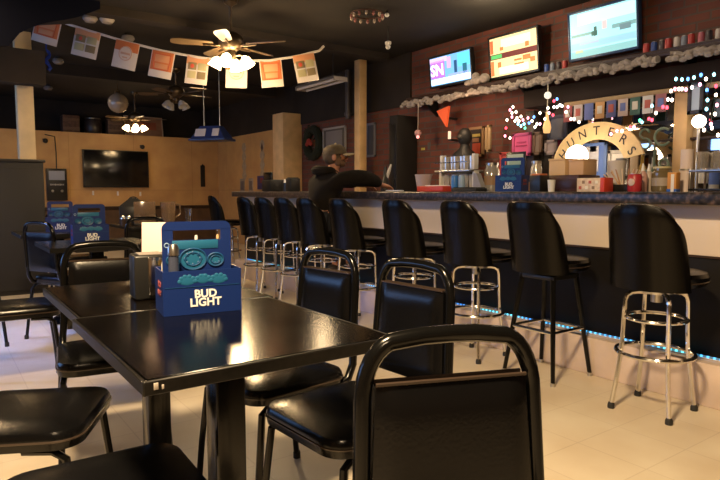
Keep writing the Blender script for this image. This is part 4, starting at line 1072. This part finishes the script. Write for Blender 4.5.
# ------------------------------------------------------------------ coloured string lights
BC = {'w': glow('bulb_warm', (1, .80, .62), 7), 'r': glow('bulb_red', (1, .06, .10), 5), 'b': glow('bulb_blue', (.12, .35, 1), 4), 'g': glow('bulb_green', (.12, .9, .45), 4), 'p': glow('bulb_pink', (1, .30, .42), 6), 'c': glow('bulb_cyan', (.3, .85, .95), 5)}
bmesh_cache = {}
def bulb_me(k):
    if k not in bmesh_cache:
        o = MB().ball((0, 0, 0), .0115, (1, 1, 1.35), u=8, v=6).build('bulb', BC[k]); bmesh_cache[k] = o.data; bpy.data.objects.remove(o)
    return bmesh_cache[k]
def string(label, pts, X):
    o = thing('string_lights', label, 'string lights', at(pts[0][0], pts[0][1], X=X), 0, 'coloured string lights')
    P = [at(x, y, X=X+.05*rng.uniform(-1, 1))-o.location for x, y, k in pts]
    w = []
    for a, b in zip(P, P[1:]): w += [a, (a+b)/2+Vector((0, 0, -.008))]
    MB().tube(w+[P[-1]], .0025, 4).build('wire', mat('green_wire', (.01, .03, .015), .6), o)
    for p, (x, y, k) in zip(P, pts):
        b = bpy.data.objects.new('bulb', bulb_me(k)); COL.objects.link(b); b.location = p; b.parent = o
string('loose clump of red, white and blue string lights above the pink notice',
 [(505, 136, 'p'), (506, 128, 'r'), (507, 120, 'w'), (512, 113, 'w'), (510, 110, 'p'), (513, 107, 'w'), (516, 112, 'w'), (512, 117, 'p'), (517, 118, 'w'), (521, 116.5, 'w'), (519, 121, 'w'), (515, 121, 'w'), (518, 124, 'c'), (521, 126, 'c'), (524, 124, 'c'), (523, 120, 'p'), (525, 128, 'g'), (529, 123, 'b'), (528, 118, 'p'), (532, 121, 'w'), (535, 127, 'w'), (537, 124, 'w'), (540, 124, 'p'), (534, 117, 'b'), (540, 113, 'w'), (510, 138, 'w')], 4.89)
string('row of white and red string lights rising to the left foot of the arch',
 [(545, 119, 'w'), (549, 113, 'p'), (548, 108, 'w'), (554, 107, 'w'), (557, 107, 'w'), (560, 105, 'w'), (562, 106, 'w'), (554, 101, 'r'), (557, 99, 'b'), (553, 115, 'r'), (566, 112, 'w'), (568, 107, 'p'), (571, 119, 'w'), (574, 119, 'w'), (579, 122, 'w')], 4.86)
string('white, green and red string lights across the right end of the back bar header',
 [(676, 79, 'c'), (682, 79.5, 'c'), (688, 79, 'b'), (694, 77.5, 'c'), (701, 75, 'b'), (706, 79, 'w'), (714, 74.5, 'c'), (707, 90, 'b'), (707.5, 100, 'c'), (706.5, 109, 'c'), (716, 95, 'w'), (717, 105, 'p'), (715, 114, 'w'), (716, 86, 'r'), (711, 124, 'p'), (712, 128, 'w'), (718, 135, 'w'), (704, 130, 'w')], 4.86)
string('white and red string lights zigzagging down right of the arch sign',
 [(700, 84.5, 'p'), (692, 87.5, 'w'), (686, 89.5, 'p'), (682, 89, 'w'), (679, 89, 'w'), (675, 89, 'p'), (671, 91, 'w'), (672, 100, 'w'), (668, 99.5, 'w'), (663, 107, 'r'), (667, 107.5, 'r'), (656, 113, 'w'), (652, 106, 'c'), (649, 119, 'r'), (652, 120, 'r'), (640, 120.5, 'g'), (642, 122, 'c'), (634, 127, 'p'), (630, 127.5, 'r'), (622, 131, 'w'), (617, 131, 'p'), (611, 134, 'p')], 4.80)
# ================================================================== CEILING
BRASS = mat('dark_bronze', (.10, .07, .04), .3, metal=.7)
BLADE = mat('fan_blade', (.11, .07, .035), .4, var=.3, vscale=6)
def make_fan(label, loc, turn, lit, shade_s, sc=1.0, nb=5):
    t = thing('ceiling_fan', label, 'ceiling fan', (loc[0], loc[1], CEIL), turn, 'bronze ceiling fans')
    d = CEIL-loc[2]       # drop of the blades below the ceiling
    MB().lathe([(0, 0), (.07, 0), (.065, -.03), (.02, -.06), (.013, -.07), (.013, -d+.12), (0, -d+.12)], 18).build('rod', BRASS, t)
    MB().lathe([(0, .12), (.05, .12), (.10, .09), (.12, .05), (.12, .01), (.09, -.03), (.05, -.06), (0, -.06)], 24, c=(0, 0, -d)).build('motor', BRASS, t)
    for k in range(nb):
        a = 2*PI*k/nb
        M = Matrix.Rotation(a, 4, 'Z') @ Matrix.Translation((0, 0, -d)) @ Matrix.Rotation(R(11), 4, 'X')
        w = [(.16, .0), (.18, .045), (.28, .055), (.47, .064), (.53, .054), (.55, .03)]
        poly = [(x, y) for x, y in w]+[(x, -y) for x, y in reversed(w)]
        b = MB(); b.prism(poly, .008, M=M @ Matrix.Rotation(-PI/2, 4, 'X')); bl = b.build('blade', BLADE, t, smooth=False)
        MB().tube([(.09, 0, .0), (.15, 0, -.012), (.26, 0, -.010)], [.016, .014, .012], 8, M=M, flat=.5).build('blade_iron', BRASS, bl)
    lk = MB(); lk.lathe([(0, -.06), (.045, -.06), (.05, -.10), (.03, -.135), (0, -.14)], 18, c=(0, 0, -d))
    for k in range(4):
        a = PI/2*k+.5
        lk.tube([(.03*_c(a), .03*_s(a), -d-.10), (.09*_c(a), .09*_s(a), -d-.095), (.12*_c(a), .12*_s(a), -d-.115)], .010, 7)
    kit = lk.build('light_kit', BRASS, t)
    for k in range(4):
        a = PI/2*k+.5
        M = Matrix.Translation((.12*_c(a), .12*_s(a), -d-.11)) @ Matrix.Rotation(a, 4, 'Z') @ Matrix.Rotation(R(-28), 4, 'Y')
        MB().lathe([(.018, 0), (.045, -.03), (.055, -.07), (.066, -.105), (.062, -.105), (.050, -.068), (.04, -.03), (.012, -.004)], 16, M=M, cap=False).build('glass_shade', shade_s, kit)
        if lit: MB().ball((0, 0, -.065), .028, (1, 1, 1.3), M=M, u=10, v=7).build('light_bulb', glow('fan_bulb', (1., .74, .42), 60), kit)
    return t
SHL = glow('lit_fan_shade', (1.0, .70, .36), 15)
SHU = mat('frosted_shade', (.55, .52, .50), .15, spec=.8)
F1 = at(231, 45, t=5.7)
make_fan('nearest ceiling fan with its cluster of glass shades brightly lit', F1, R(20), True, SHL)
F2 = at(135, 119, t=11.0)
make_fan('small looking far ceiling fan, lit, before the alcove above the tan wall', F2, R(50), True, SHL)
F3 = at(176, 94, t=8.9)
make_fan('unlit ceiling fan with frosted shades, between the two lit fans', F3, R(75), False, SHU)
# glass globe pendant
q = at(118, 103, t=9.2)
o = thing('globe_pendant', 'clear glass globe pendant hanging left of the unlit fan', 'pendant lamp', (q.x, q.y, CEIL))
MB().tube([(0, 0, 0), (0, 0, q.z-CEIL+.16)], .007, 6).lathe([(0, 0), (.05, 0), (.045, .05), (0, .06)], 14, c=(0, 0, q.z-CEIL+.13)).build('rod', BRASS, o)
MB().ball((0, 0, q.z-CEIL), .15, u=20, v=14).build('globe', mat('smoky_globe', (.40, .33, .26), .06, spec=.9, metal=.25), o)
MB().ball((0, 0, q.z-CEIL), .155, (1, 1, .06)).ball((0, 0, q.z-CEIL), .155, (.06, 1, 1), M=None).build('globe_rib', BRASS, o)
# pool table lamp
q = at(212, 133, t=8.2)
o = thing('billiard_lamp', 'navy blue billiard lamp with white panels hanging on two chains', 'pendant lamp', (q.x, q.y, q.z), R(-52))
b = MB()
lo = [(-.26, -.14), (.26, -.14), (.26, .14), (-.26, .14)]; hi = [(-.14, -.07), (.14, -.07), (.14, .07), (-.14, .07)]
vs = [b.b.verts.new((x, y, -.09)) for x, y in lo]+[b.b.verts.new((x, y, .09)) for x, y in hi]
for i in range(4): b.b.faces.new((vs[i], vs[(i+1) % 4], vs[4+(i+1) % 4], vs[4+i]))
b.b.faces.new(vs[4:]); b.b.faces.new(list(reversed(vs[:4])))
b.build('lamp_shade', mat('navy_shade', (.02, .035, .14), .3), o, smooth=False)
MB().box((0, 0, -.095), (.55, .31, .03), .004).build('lower_rim', mat('navy_rim', (.02, .03, .10), .3), o)
for x in (-.115, .115):
    M = Matrix.Translation((x, -.110, .0)) @ Matrix.Rotation(R(-21), 4, 'X')
    MB().box((0, 0, 0), (.16 if x < 0 else .10, .006, .11), .002, M=M).build('white_panel', mat('lamp_panel', (.55, .52, .55), .4), o)
for x in (-.12, .12): MB().tube([(x, 0, .09), (x, 0, CEIL-q.z)], .006, 5).build('chain', STEEL, o)
# hanging unlit fluorescent fitting above the seated man
q = Vector((4.2, 6.75, 2.45))
o = thing('strip_light', 'unlit two tube strip light hanging under the dark ceiling left of the tan post', 'ceiling light', (q.x, q.y, q.z), PI/2)
MB().box((0, 0, .03), (.94, .20, .03), .004).build('fitting', mat('grey_fitting', (.10, .09, .085), .5), o)
for y in (-.07, .07): MB().tube([(-.46, y, 0), (.46, y, 0)], .018, 8).build('light_tube', mat('unlit_tube', (.62, .58, .56), .3), o)
MB().box((-.47, 0, .01), (.02, .2, .05), .003).box((.47, 0, .01), (.02, .2, .05), .003).build('end_cap', mat('grey_end', (.25, .23, .22), .5), o)
for x in (-.3, .3): MB().tube([(x, 0, .04), (x, 0, CEIL-q.z)], .005, 5).build('hanger', BLACK, o)
q = at(347, 96, X=5.10)
tag(MB().tube([(0, 0, 2.15), (0, 0, 2.86)], .04, 12).lathe([(.055, 0), (.055, .04)], 12, c=(0, 0, 2.2)).build('duct_pipe', mat('grey_duct', (.10, .09, .09), .5, metal=.3), None, (5.115, q.y, 0)), 'vertical grey pipe above the brick wall left of the tan post', 'pipe')
# spot lamps and detectors on the ceiling
for i, (x, y, c, lab) in enumerate(((90, 17, (.30, .27, .25), 'small round ceiling spot above the second bunting flag from the left'), (107, 18, (.42, .38, .34), 'pale round ceiling spot right above the second bunting flag'), (128, 37, (.36, .34, .32), 'round ceiling spot over the third bunting flag'), (58, 60, (.22, .22, .24), 'grey round ceiling spot below the first bunting flag'), (48, 88, (.2, .19, .2), 'farther grey ceiling spot low at left'))):
    q = at(x, y, Z=CEIL-.04) if y < 80 else at(x, y, t=10.2)
    o = thing('ceiling_spot', lab, 'spotlight', (q.x, q.y, CEIL))
    d = min(-.03, q.z-CEIL+.03)
    MB().lathe([(0, 0), (.035, 0), (.035, d), (0, d)], 12).build('stem', MATTE, o)
    MB().lathe([(0, 0), (.065, 0), (.075, -.03), (.05, -.06), (0, -.065)], 14, c=(0, 0, d)).build('lamp_head', mat('spot_%d' % i, c, .25, spec=.8), o)
# hoop of small glasses
q = at(367, 14, t=6.0)
o = thing('hoop_chandelier', 'round dark hoop hung with small glass drops near the ceiling', 'chandelier', (q.x, q.y, CEIL))
zz = q.z-CEIL
MB().tube([(.16*_c(2*PI*i/28), .16*_s(2*PI*i/28), zz) for i in range(28)], .008, 6, closed=True).tube([(0, 0, 0), (0, 0, zz*.4)], .008, 6).build('hoop', mat('hoop_metal', (.14, .08, .06), .4, metal=.5), o)
for i in range(3): a = 2*PI*i/3; MB().tube([(0, 0, zz*.4), (.16*_c(a), .16*_s(a), zz)], .003, 4).build('chain', BRASS, o)
for i in range(14):
    a = 2*PI*i/14
    MB().lathe([(0, 0), (.012, -.005), (.016, -.03), (0, -.05)], 8, c=(.16*_c(a), .16*_s(a), zz-.008)).build('glass_drop', mat('drop_%d' % (i % 2), ((.35, .15, .13), (.45, .36, .28))[i % 2], .1, spec=.9), o)
o = thing('security_camera', 'small white camera hanging from the ceiling between the tan post and the left television', 'camera', (0, 0, 0))
q = at(388, 45, t=6.6); o.location = (q.x, q.y, CEIL)
MB().tube([(0, 0, 0), (0, 0, q.z-CEIL+.03)], .008, 6).build('stem', MATTE, o)
MB().box((0, 0, q.z-CEIL+.02), (.05, .06, .04), .008).ball((0, -.0, q.z-CEIL-.02), .028).build('camera_body', mat('camera_white', (.55, .53, .5), .4), o)
q = at(387, 16, t=6.0)
o = thing('smoke_detector', 'tiny pale detector on the ceiling right of the hoop chandelier', 'detector', (q.x, q.y, CEIL))
MB().lathe([(0, 0), (.012, 0), (.012, q.z-CEIL+.03), (0, q.z-CEIL+.03)], 8).build('stem', MATTE, o); MB().ball((0, 0, q.z-CEIL+.01), .022).build('detector_body', WHITE, o)
# navy draped banner at the upper left
Yb = 6.2
def nb(x, y): v = at(x, y, Y=Yb); return v
o = thing('draped_banner', 'dark navy cloth banner sagging from the ceiling at the upper left corner', 'banner', (0, Yb, 0))
top, bot = [], []
for i in range(15):
    x = -60+ i*(100+60)/14
    v = nb(x, 6); yb = 44 if x < 16 else 34-26*((x-16)/84)
    w = nb(x, max(yb, 9)); top.append((v.x, CEIL-.01)); bot.append((w.x, w.z+.02*_s(i*.9)))
MB().band(top, bot, .02).build('banner_cloth', mat('navy_cloth', (.003, .004, .011), .9, spec=.1), o)
q = at(48, 58, t=6.9)
o = thing('blue_streamer', 'twisted shiny blue streamer hanging left of the first bunting flag', 'streamer', (q.x, q.y, 0))
MB().tube([(.02*_s(k*1.3), 0, q.z-.14+.03*k) for k in range(9)]+[(0, 0, CEIL)], [.018, .022, .014, .024, .016, .022, .014, .018, .008, .004], 6, flat=.5).build('ribbon', mat('blue_foil', (.02, .05, .40), .25), o)
# ------------------------------------------------------------------ bunting
o = thing('flag_bunting', 'white tape bunting of small orange and white printed flags strung below the ceiling', 'bunting', at(60, 22, t=6.5))
tp = [(30, 10, 6.55), (66, 23.5, 6.5), (90, 31, 6.45), (127, 42, 6.4), (163, 51, 6.35), (199, 57.5, 6.3), (236, 61, 6.3), (270, 60.5, 6.3), (296, 56.5, 6.35), (320, 50.5, 6.4), (324, 46, 6.42)]
O = Vector(o.location)
P = [at(x, y, t=d)-O for x, y, d in tp]
def along(px):
    for (a, pa), (b, pb) in zip(zip(tp, P), zip(tp[1:], P[1:])):
        if a[0] <= px <= b[0]: return pa+(pb-pa)*((px-a[0])/(b[0]-a[0]))
    return P[0]
MB().tube([along(30+i*294/60) for i in range(61)], .013, 6, flat=.35).build('tape', mat('white_tape', (.48, .43, .39), .6), o)
CL = mat('flag_white', (.50, .44, .40), .75); OR = mat('flag_orange', (.46, .13, .035), .7); ORL = mat('flag_orange_pale', (.50, .22, .10), .7); BR = mat('flag_brown', (.18, .13, .06), .7)
OLV = mat('flag_olive', (.34, .30, .16), .7); DRD = mat('flag_dark_red', (.45, .06, .03), .7)
TAPEX = Vector((P[7]-P[2])).normalized()
for i, (x0, x1, swing) in enumerate(((37, 62, -.30), (76, 101, -.20), (116.5, 140, -.12), (152.5, 175.5, -.05), (187.5, 209.5, -.05), (226, 247.5, .0), (259, 281, .03), (292.5, 313.5, .28))):
    xa, xb = along(x0), along(x1)
    ex = (xb-xa); w = ex.length; ex.normalize()
    zl = Vector((0, 0, 1)); ey = zl.cross(ex).normalized(); ez = ex.cross(ey)
    M = Matrix.Identity(4); M.col[0][:3] = ex; M.col[1][:3] = ey; M.col[2][:3] = ez; M.col[3][:3] = (xa+xb)/2
    M = M @ Matrix.Rotation(swing*.25, 4, 'Y')
    h = .285
    f = MB().box((0, 0, -h/2), (w, .004, h), .0008, M=M).build('flag', CL, o)
    if i in (0, 3, 6):
        MB().box((0, -.004, -.11), (w*.92, .003, .20), .001, M=M).build('printed_field', OR, f)
        MB().box((0, -.0065, -.085), (w*.62, .003, .075), .001, M=M).box((0, -.0065, -.165), (w*.55, .003, .05), .001, M=M).build('printed_block', ORL, f)
        MB().tube([tuple(M @ Vector((x*w*.37, -.0075, z))) for x, z in ((-1, -.04), (1, -.04), (.85, -.20), (-.85, -.20))], .004, 4, closed=True).build('printed_outline', DRD, f)
    elif i in (2, 5):
        MB().box((0, -.004, -.05), (w*.98, .003, .10), .001, M=M).build('printed_field', OR, f)
        MB().lathe([(0, 0), (.078, 0), (.078, .003), (0, .003)], 24, M=M @ Matrix.Translation((0, -.005, -.125)) @ Matrix.Rotation(PI/2, 4, 'X')).build('printed_disc', mat('flag_disc', (.50, .42, .37), .7), f)
        MB().tube([tuple(M @ Vector((.072*_c(2*PI*k/24), -.010, -.125+.072*_s(2*PI*k/24)))) for k in range(24)], .004, 4, closed=True).box((0, -.010, -.125), (.11, .003, .022), .001, M=M).box((0, -.010, -.165), (.06, .003, .012), .001, M=M).build('printed_badge', mat('flag_grey_ink', (.40, .24, .18), .7), f)
    else:
        MB().box((0, -.004, -.04), (w*.98, .003, .08), .001, M=M).build('printed_field', ORL, f)
        for (a, b_, m) in ((-.22, -.10, BR), (.22, -.10, OLV), (-.22, -.19, OLV), (.22, -.19, BR)):
            MB().box((a*w, -.0065, b_), (w*.38, .003, .075), .001, M=M).build('printed_picture', m, f)
        MB().ball((-.22*w, -.008, -.10), .022, (1, .15, 1), M=M, u=8, v=6).build('printed_dot', DRD, f)
# alcove goods above the far wall
tag(MB().box((0, 0, 0), (.78, .03, .42), .004).build('alcove_board', mat('framed_board', (.30, .16, .09), .6, var=.25, vscale=4), None, (3.72, 12.98, 2.415), rot=(R(-9), 0, R(4))), 'brown framed board leaning in the alcove behind the far fan', 'board')
bd = [x for x in bpy.data.objects if x.get('category') == 'board'][0]
f = MB()
for p in ((0, .205, .8, .02), (0, -.205, .8, .02), (-.39, 0, .02, .42), (.39, 0, .02, .42)): f.box((p[0], -.012, p[1]), (p[2], .03, p[3]), .002)
f.build('frame', mat('pale_board_frame', (.45, .34, .24), .5), bd)
MB().box((.06, -.017, .02), (.4, .006, .16), .002).build('printed_block', mat('board_ink', (.36, .10, .05), .6), bd)
for i, (x, w, h, c, nm, lab) in enumerate(((2.30, .30, .34, (.12, .06, .035), 'storage_crate', 'brown crate on the alcove ledge, left of the round keg'), (2.72, .34, .30, (.035, .025, .022), 'beer_keg', 'dark round keg on the alcove ledge beside the brown crate'), (3.12, .30, .32, (.10, .055, .035), 'storage_crate', 'brown crate on the alcove ledge, right of the round keg'))):
    o = thing(nm, lab, 'keg' if i == 1 else 'crate', (x, 12.95, 2.2005))
    if i == 1:
        MB().lathe([(0, 0), (.14, 0), (.16, .03), (.17, .15), (.16, .27), (.14, .30), (0, .30)], 20).build('keg_body', mat('goods_1', c, .4), o)
        MB().tube([(.14*_c(2*PI*k/20), .14*_s(2*PI*k/20), .31) for k in range(20)], .012, 6, closed=True).build('rim', STEEL, o)
    else:
        MB().box((0, 0, h/2), (w, .28, h), .006).build('crate_body', mat('goods_%d' % i, c, .7, var=.3), o)
        for z in (.25, .75): MB().box((0, -.145, h*z), (w, .014, .06), .003).build('batten', mat('batten', (.16, .09, .05), .6), o)

# ================================================================== THE MAN AT THE BAR
def skin_mesh(name, verts, edges, radii, m, parent, root=0, sub=1, sm=.0):
    me = bpy.data.meshes.new(name); me.from_pydata([Vector(v) for v in verts], edges, []); 
    o = bpy.data.objects.new(name, me); COL.objects.link(o)
    md = o.modifiers.new('skin', 'SKIN'); md.use_smooth_shade = True; md.branch_smoothing = .3
    for i, d in enumerate(me.skin_vertices[0].data):
        r = radii[i]; d.radius = (r, r) if not isinstance(r, tuple) else r; d.use_root = (i == root); d.use_loose = False
    s = o.modifiers.new('sub', 'SUBSURF'); s.levels = sub; s.render_levels = sub
    bpy.context.view_layer.update()
    dg = bpy.context.evaluated_depsgraph_get()
    nm = bpy.data.meshes.new_from_object(o.evaluated_get(dg)); nm.name = name
    bpy.data.objects.remove(o)
    nm.materials.clear(); nm.materials.append(m)
    for p in nm.polygons: p.use_smooth = True
    r = bpy.data.objects.new(name, nm); COL.objects.link(r); r.parent = parent
    return r
man = thing('person', 'person in a tan cap and dark hooded jacket leaning on the bar from a stool', 'person', (2.87, 4.575, .067), FACE_W)
man.scale = (1, 1, .93)
V, E_, RR = [], [], []
def add(p, r, to=None):
    V.append(p); RR.append(r); i = len(V)-1
    if to is not None: E_.append((to, i))
    return i
SKIN = mat('skin', (.48, .22, .13), .5)
pel = add((0, -.03, .80), .10); bel = add((0, -.035, .93), .12, pel); che = add((0, .02, 1.08), .14, bel); uch = add((0, .075, 1.20), .11, che)
nk = add((0, .10, 1.29), .056, uch); nk2 = add((0, .115, 1.335), .056, nk)
jaw = add((0, 0.140, 1.365), .070, nk2); hd = add((0, 0.140, 1.425), .090, jaw); crn = add((0, 0.125, 1.475), .075, hd)
chin = add((0, 0.202, 1.352), .030, jaw); nose = add((0, 0.245, 1.405), .013, hd)
HY = R(-38); HP = Vector((0, .115, 0))
def turn(p): v = Matrix.Rotation(HY, 3, 'Z') @ (Vector(p)-HP) + HP; return tuple(v)
for i_ in (jaw, hd, crn, chin, nose): V[i_] = turn(V[i_])
def hand(wr, dirx, side, i0):
    """palm and five bent fingers; dirx = forward direction, side = thumb side sign"""
    w = Vector(wr); f = Vector(dirx).normalized(); s_ = Vector((side, 0, 0)); s_ = (s_-f*s_.dot(f)).normalized()
    pm = add(tuple(w+f*.045), .026, i0); pk = add(tuple(w+f*.085), .024, pm)
    for k, (off, L) in enumerate(((.028, .070), (.010, .080), (-.009, .074), (-.027, .056))):
        a = add(tuple(w+f*.10+s_*off), .0095, pk)
        b = add(tuple(w+f*(.10+L*.55)+s_*off*1.1+Vector((0, 0, -.012))), .0085, a)
        add(tuple(w+f*(.10+L*.85)+s_*off*1.1+Vector((0, 0, -.032))), .0075, b)
    a = add(tuple(w+f*.05+s_*.036), .0105, pm); b = add(tuple(w+f*.085+s_*.052+Vector((0, 0, -.006))), .0095, a); add(tuple(w+f*.112+s_*.050+Vector((0, 0, -.016))), .008, b)
for sg in (1, -1):
    sh_ = add((sg*.165, .07, 1.20), .062, uch)
    if sg > 0: el = add((.205, .30, 1.215), .046, sh_); wr_ = add((.16, .525, 1.152), .027, el)
    else: el = add((-.22, .28, 1.19), .046, sh_); wr_ = add((-.10, .47, 1.152), .027, el)
    dv = Vector(V[wr_])-Vector(V[el]); dv.z = -.035
    hand(V[wr_], dv, -sg, wr_)
    hp_ = add((sg*.095, .0, .785), .080, pel); kn = add((sg*.125, .23, .775), .062, hp_); ank = add((sg*.12, .20, .37), .040, kn)
    ft = add((sg*.12, .225, .325), .036, ank); add((sg*.125, .285, .318), .028, ft)
body = skin_mesh('body', V, E_, RR, SKIN, man, 0, 1)
# face
for sg in (1, -1):
    MB().ball((sg*.032, 0.223, 1.425), .011, u=10, v=7).build('eye', mat('eye_white', (.6, .58, .55), .3), man)
    MB().ball((sg*.092, 0.125, 1.41), .028, (.4, 0.740, 1.2), u=10, v=7).build('ear', SKIN, man)
MB().ball((0, 0.226, 1.372), .022, (1.2, .35, .3), u=10, v=6).build('mouth', mat('lips', (.35, .12, .09), .5), man)
MB().ball((0, 0.185, 1.358), .050, (1.15, .75, .75)).ball((.055, 0.155, 1.375), .035, (.6, 1, 1.3)).ball((-.055, 0.155, 1.375), .035, (.6, 1, 1.3)).build('beard', mat('greying_beard', (.16, .09, .055), .9, bump=.5, vscale=120), man)
MB().ball((0, 0.105, 1.425), .092, (1.02, 1.0, .95)).build('hair', mat('grey_brown_hair', (.09, .065, .045), .85, bump=.4, vscale=150), man)
# cap
cp = MB().lathe([(.108, .0), (.110, .03), (.098, .068), (.06, .095), (.0, .105)], 22, c=(0, 0, 0), cap=False, M=Matrix.Translation((0, 0.125, 1.437)) @ Matrix.Rotation(R(6), 4, 'X')).build('cap', mat('tan_cap_cloth', (.085, .062, .036), .85, var=.25, vscale=30), man)
MB().shell(lambda u, v: (.078*(2*u-1), .205+.100*v*(1-.45*(2*u-1)**2), 1.458-.006*v-.018*(2*u-1)**2), lambda u, v: (.078*(2*u-1), .205+.100*v*(1-.45*(2*u-1)**2), 1.449-.006*v-.018*(2*u-1)**2), 10, 5).build('cap_visor', mat('visor_cloth', (.42, .33, .20), .8), cp)
MB().ball((0, 0.130, 1.545), .010).build('cap_button', mat('visor_cloth', (.42, .33, .20), .8), cp)
for o in [x for x in man.children if x.name.split('.')[0] in ('eye', 'ear', 'mouth', 'beard', 'hair', 'cap')]:
    o.rotation_euler = (0, 0, HY); o.location = HP-Matrix.Rotation(HY, 3, 'Z') @ HP
# jacket
V, E_, RR = [], [], []
a = add((0, -.01, .82), .130); b = add((0, -.02, .93), .140); E_.append((a, b)); c = add((0, .005, 1.08), .160, b); d = add((0, .07, 1.20), .135, c); e = add((0, .085, 1.275), .088, d); add((0, .098, 1.30), .080, e)
for sg in (1, -1):
    s_ = add((sg*.175, .07, 1.205), .088, d)
    if sg > 0: el = add((.21, .30, 1.215), .088, s_); m_ = add((.182, .43, 1.19), .068, el); add((.160, .525, 1.155), .046, m_)
    else: el = add((-.225, .28, 1.19), .076, s_); m_ = add((-.165, .38, 1.175), .06, el); add((-.105, .465, 1.155), .046, m_)
JK = mat('dark_jacket', (.010, .0075, .006), .9, spec=.2, var=.3, vscale=14, bump=.3)
jk = skin_mesh('jacket', V, E_, RR, JK, man, 0, 2)
MB().tube(arc((0, .02, 1.285), .082, R(150), R(390), 12, 'XY'), [.025, .034, .038, .041, .044, .046, .047, .046, .044, .041, .038, .034, .025], 9).build('hood', JK, man)
V, E_, RR = [], [], []
a = add((0, -.02, .80), .112)
for sg in (1, -1):
    h_ = add((sg*.098, .0, .79), .094, a); k_ = add((sg*.127, .23, .775), .080, h_); add((sg*.12, .205, .39), .055, k_)
skin_mesh('trousers', V, E_, RR, mat('dark_jeans', (.02, .022, .03), .85), man, 0, 2)
for sg in (1, -1):
    MB().ball((sg*.122, .215, .318), .05, (.9, 1.9, .75)).build('shoe', mat('dark_shoe', (.02, .014, .01), .5), man)

# ================================================================== CAMERA, LIGHT
cam = bpy.data.cameras.new('camera'); co = bpy.data.objects.new('camera', cam); COL.objects.link(co)
cam.sensor_width = 36; cam.lens = 30.0; cam.clip_start = .05
co.location = (0, 0, CAM_H)
Mx = Matrix((RT, UP, -FW)).transposed()
co.rotation_euler = Mx.to_euler()
SC.camera = co
w = bpy.data.worlds.new('world'); SC.world = w; w.use_nodes = True
w.node_tree.nodes['Background'].inputs[0].default_value = (.5, .6, 1, 1); w.node_tree.nodes['Background'].inputs[1].default_value = .0
def area(name, loc, size, power, col, tgt=None, shape='DISK', spread=PI):
    l = bpy.data.lights.new(name, 'AREA'); l.energy = power; l.color = col; l.shape = shape; l.size = size; l.spread = spread
    o = bpy.data.objects.new(name, l); COL.objects.link(o); o.location = loc
    if tgt is not None: o.rotation_euler = (Vector(tgt)-Vector(loc)).to_track_quat('-Z', 'Y').to_euler()
    return o
def point(name, loc, power, col, r=.08):
    l = bpy.data.lights.new(name, 'POINT'); l.energy = power; l.color = col; l.shadow_soft_size = r
    o = bpy.data.objects.new(name, l); COL.objects.link(o); o.location = loc
    return o
WARM = (1.0, .72, .40)
area('ceiling_lamp_over_aisle', (-.1, .75, CEIL-.03), .45, 255, WARM)
area('ceiling_lamp_behind', (-.9, -1.2, CEIL-.03), .45, 60, (1, .72, .44))
area('ceiling_lamp_left', (.0, 5.9, CEIL-.03), .35, 30, (1, .68, .36))
area('ceiling_lamp_far_left', (1.2, 10.4, CEIL-.15), .35, 22, (1, .66, .32))
area('ceiling_lamp_far_bar', (3.6, 9.6, CEIL-.15), .35, 20, (1, .66, .32))
area('back_bar_lamp', (4.3, 2.6, CEIL-.03), .3, 4, (1, .78, .52))
area('bar_lamp', (4.3, 4.6, CEIL-.03), .3, 5, (1, .72, .42))
fp = F1; point('fan_lamp', (F1.x, F1.y, F1.z-.28), 65, (1, .70, .36), .12)
point('added_brick_fill', (4.7, 4.75, 2.0), 5, (1, .62, .36), .05)  # added light without a fixture, brightens the brick under the high shelf
point('added_ceiling_fill', (4.35, 4.0, 2.6), 17, (1, .78, .5), .06)  # added fill with no fitting of its own, lightens the ceiling near the televisions
area('added_blue_floor_fill', (-2.6, 5.6, 2.0), .4, 22, (.30, .40, 1.0), (.3, 4.9, 0), spread=R(45))  # unseen blue light added to tint the floor at left, no sign there
point('added_bar_end_fill', (3.5, 5.6, 2.2), 12, (1, .70, .38), .08)  # added fill light, no fixture; lifts the tan post, column and seated man
vs = SC.view_settings
SC.display_settings.display_device = 'sRGB'
vs.view_transform = 'Standard'; vs.look = 'None'; vs.exposure = 0.0; vs.gamma = 1.0; vs.use_curve_mapping = False
SC.cycles.use_denoising = True
SC.cycles.sample_clamp_indirect = 4.0
SC.cycles.max_bounces = 8
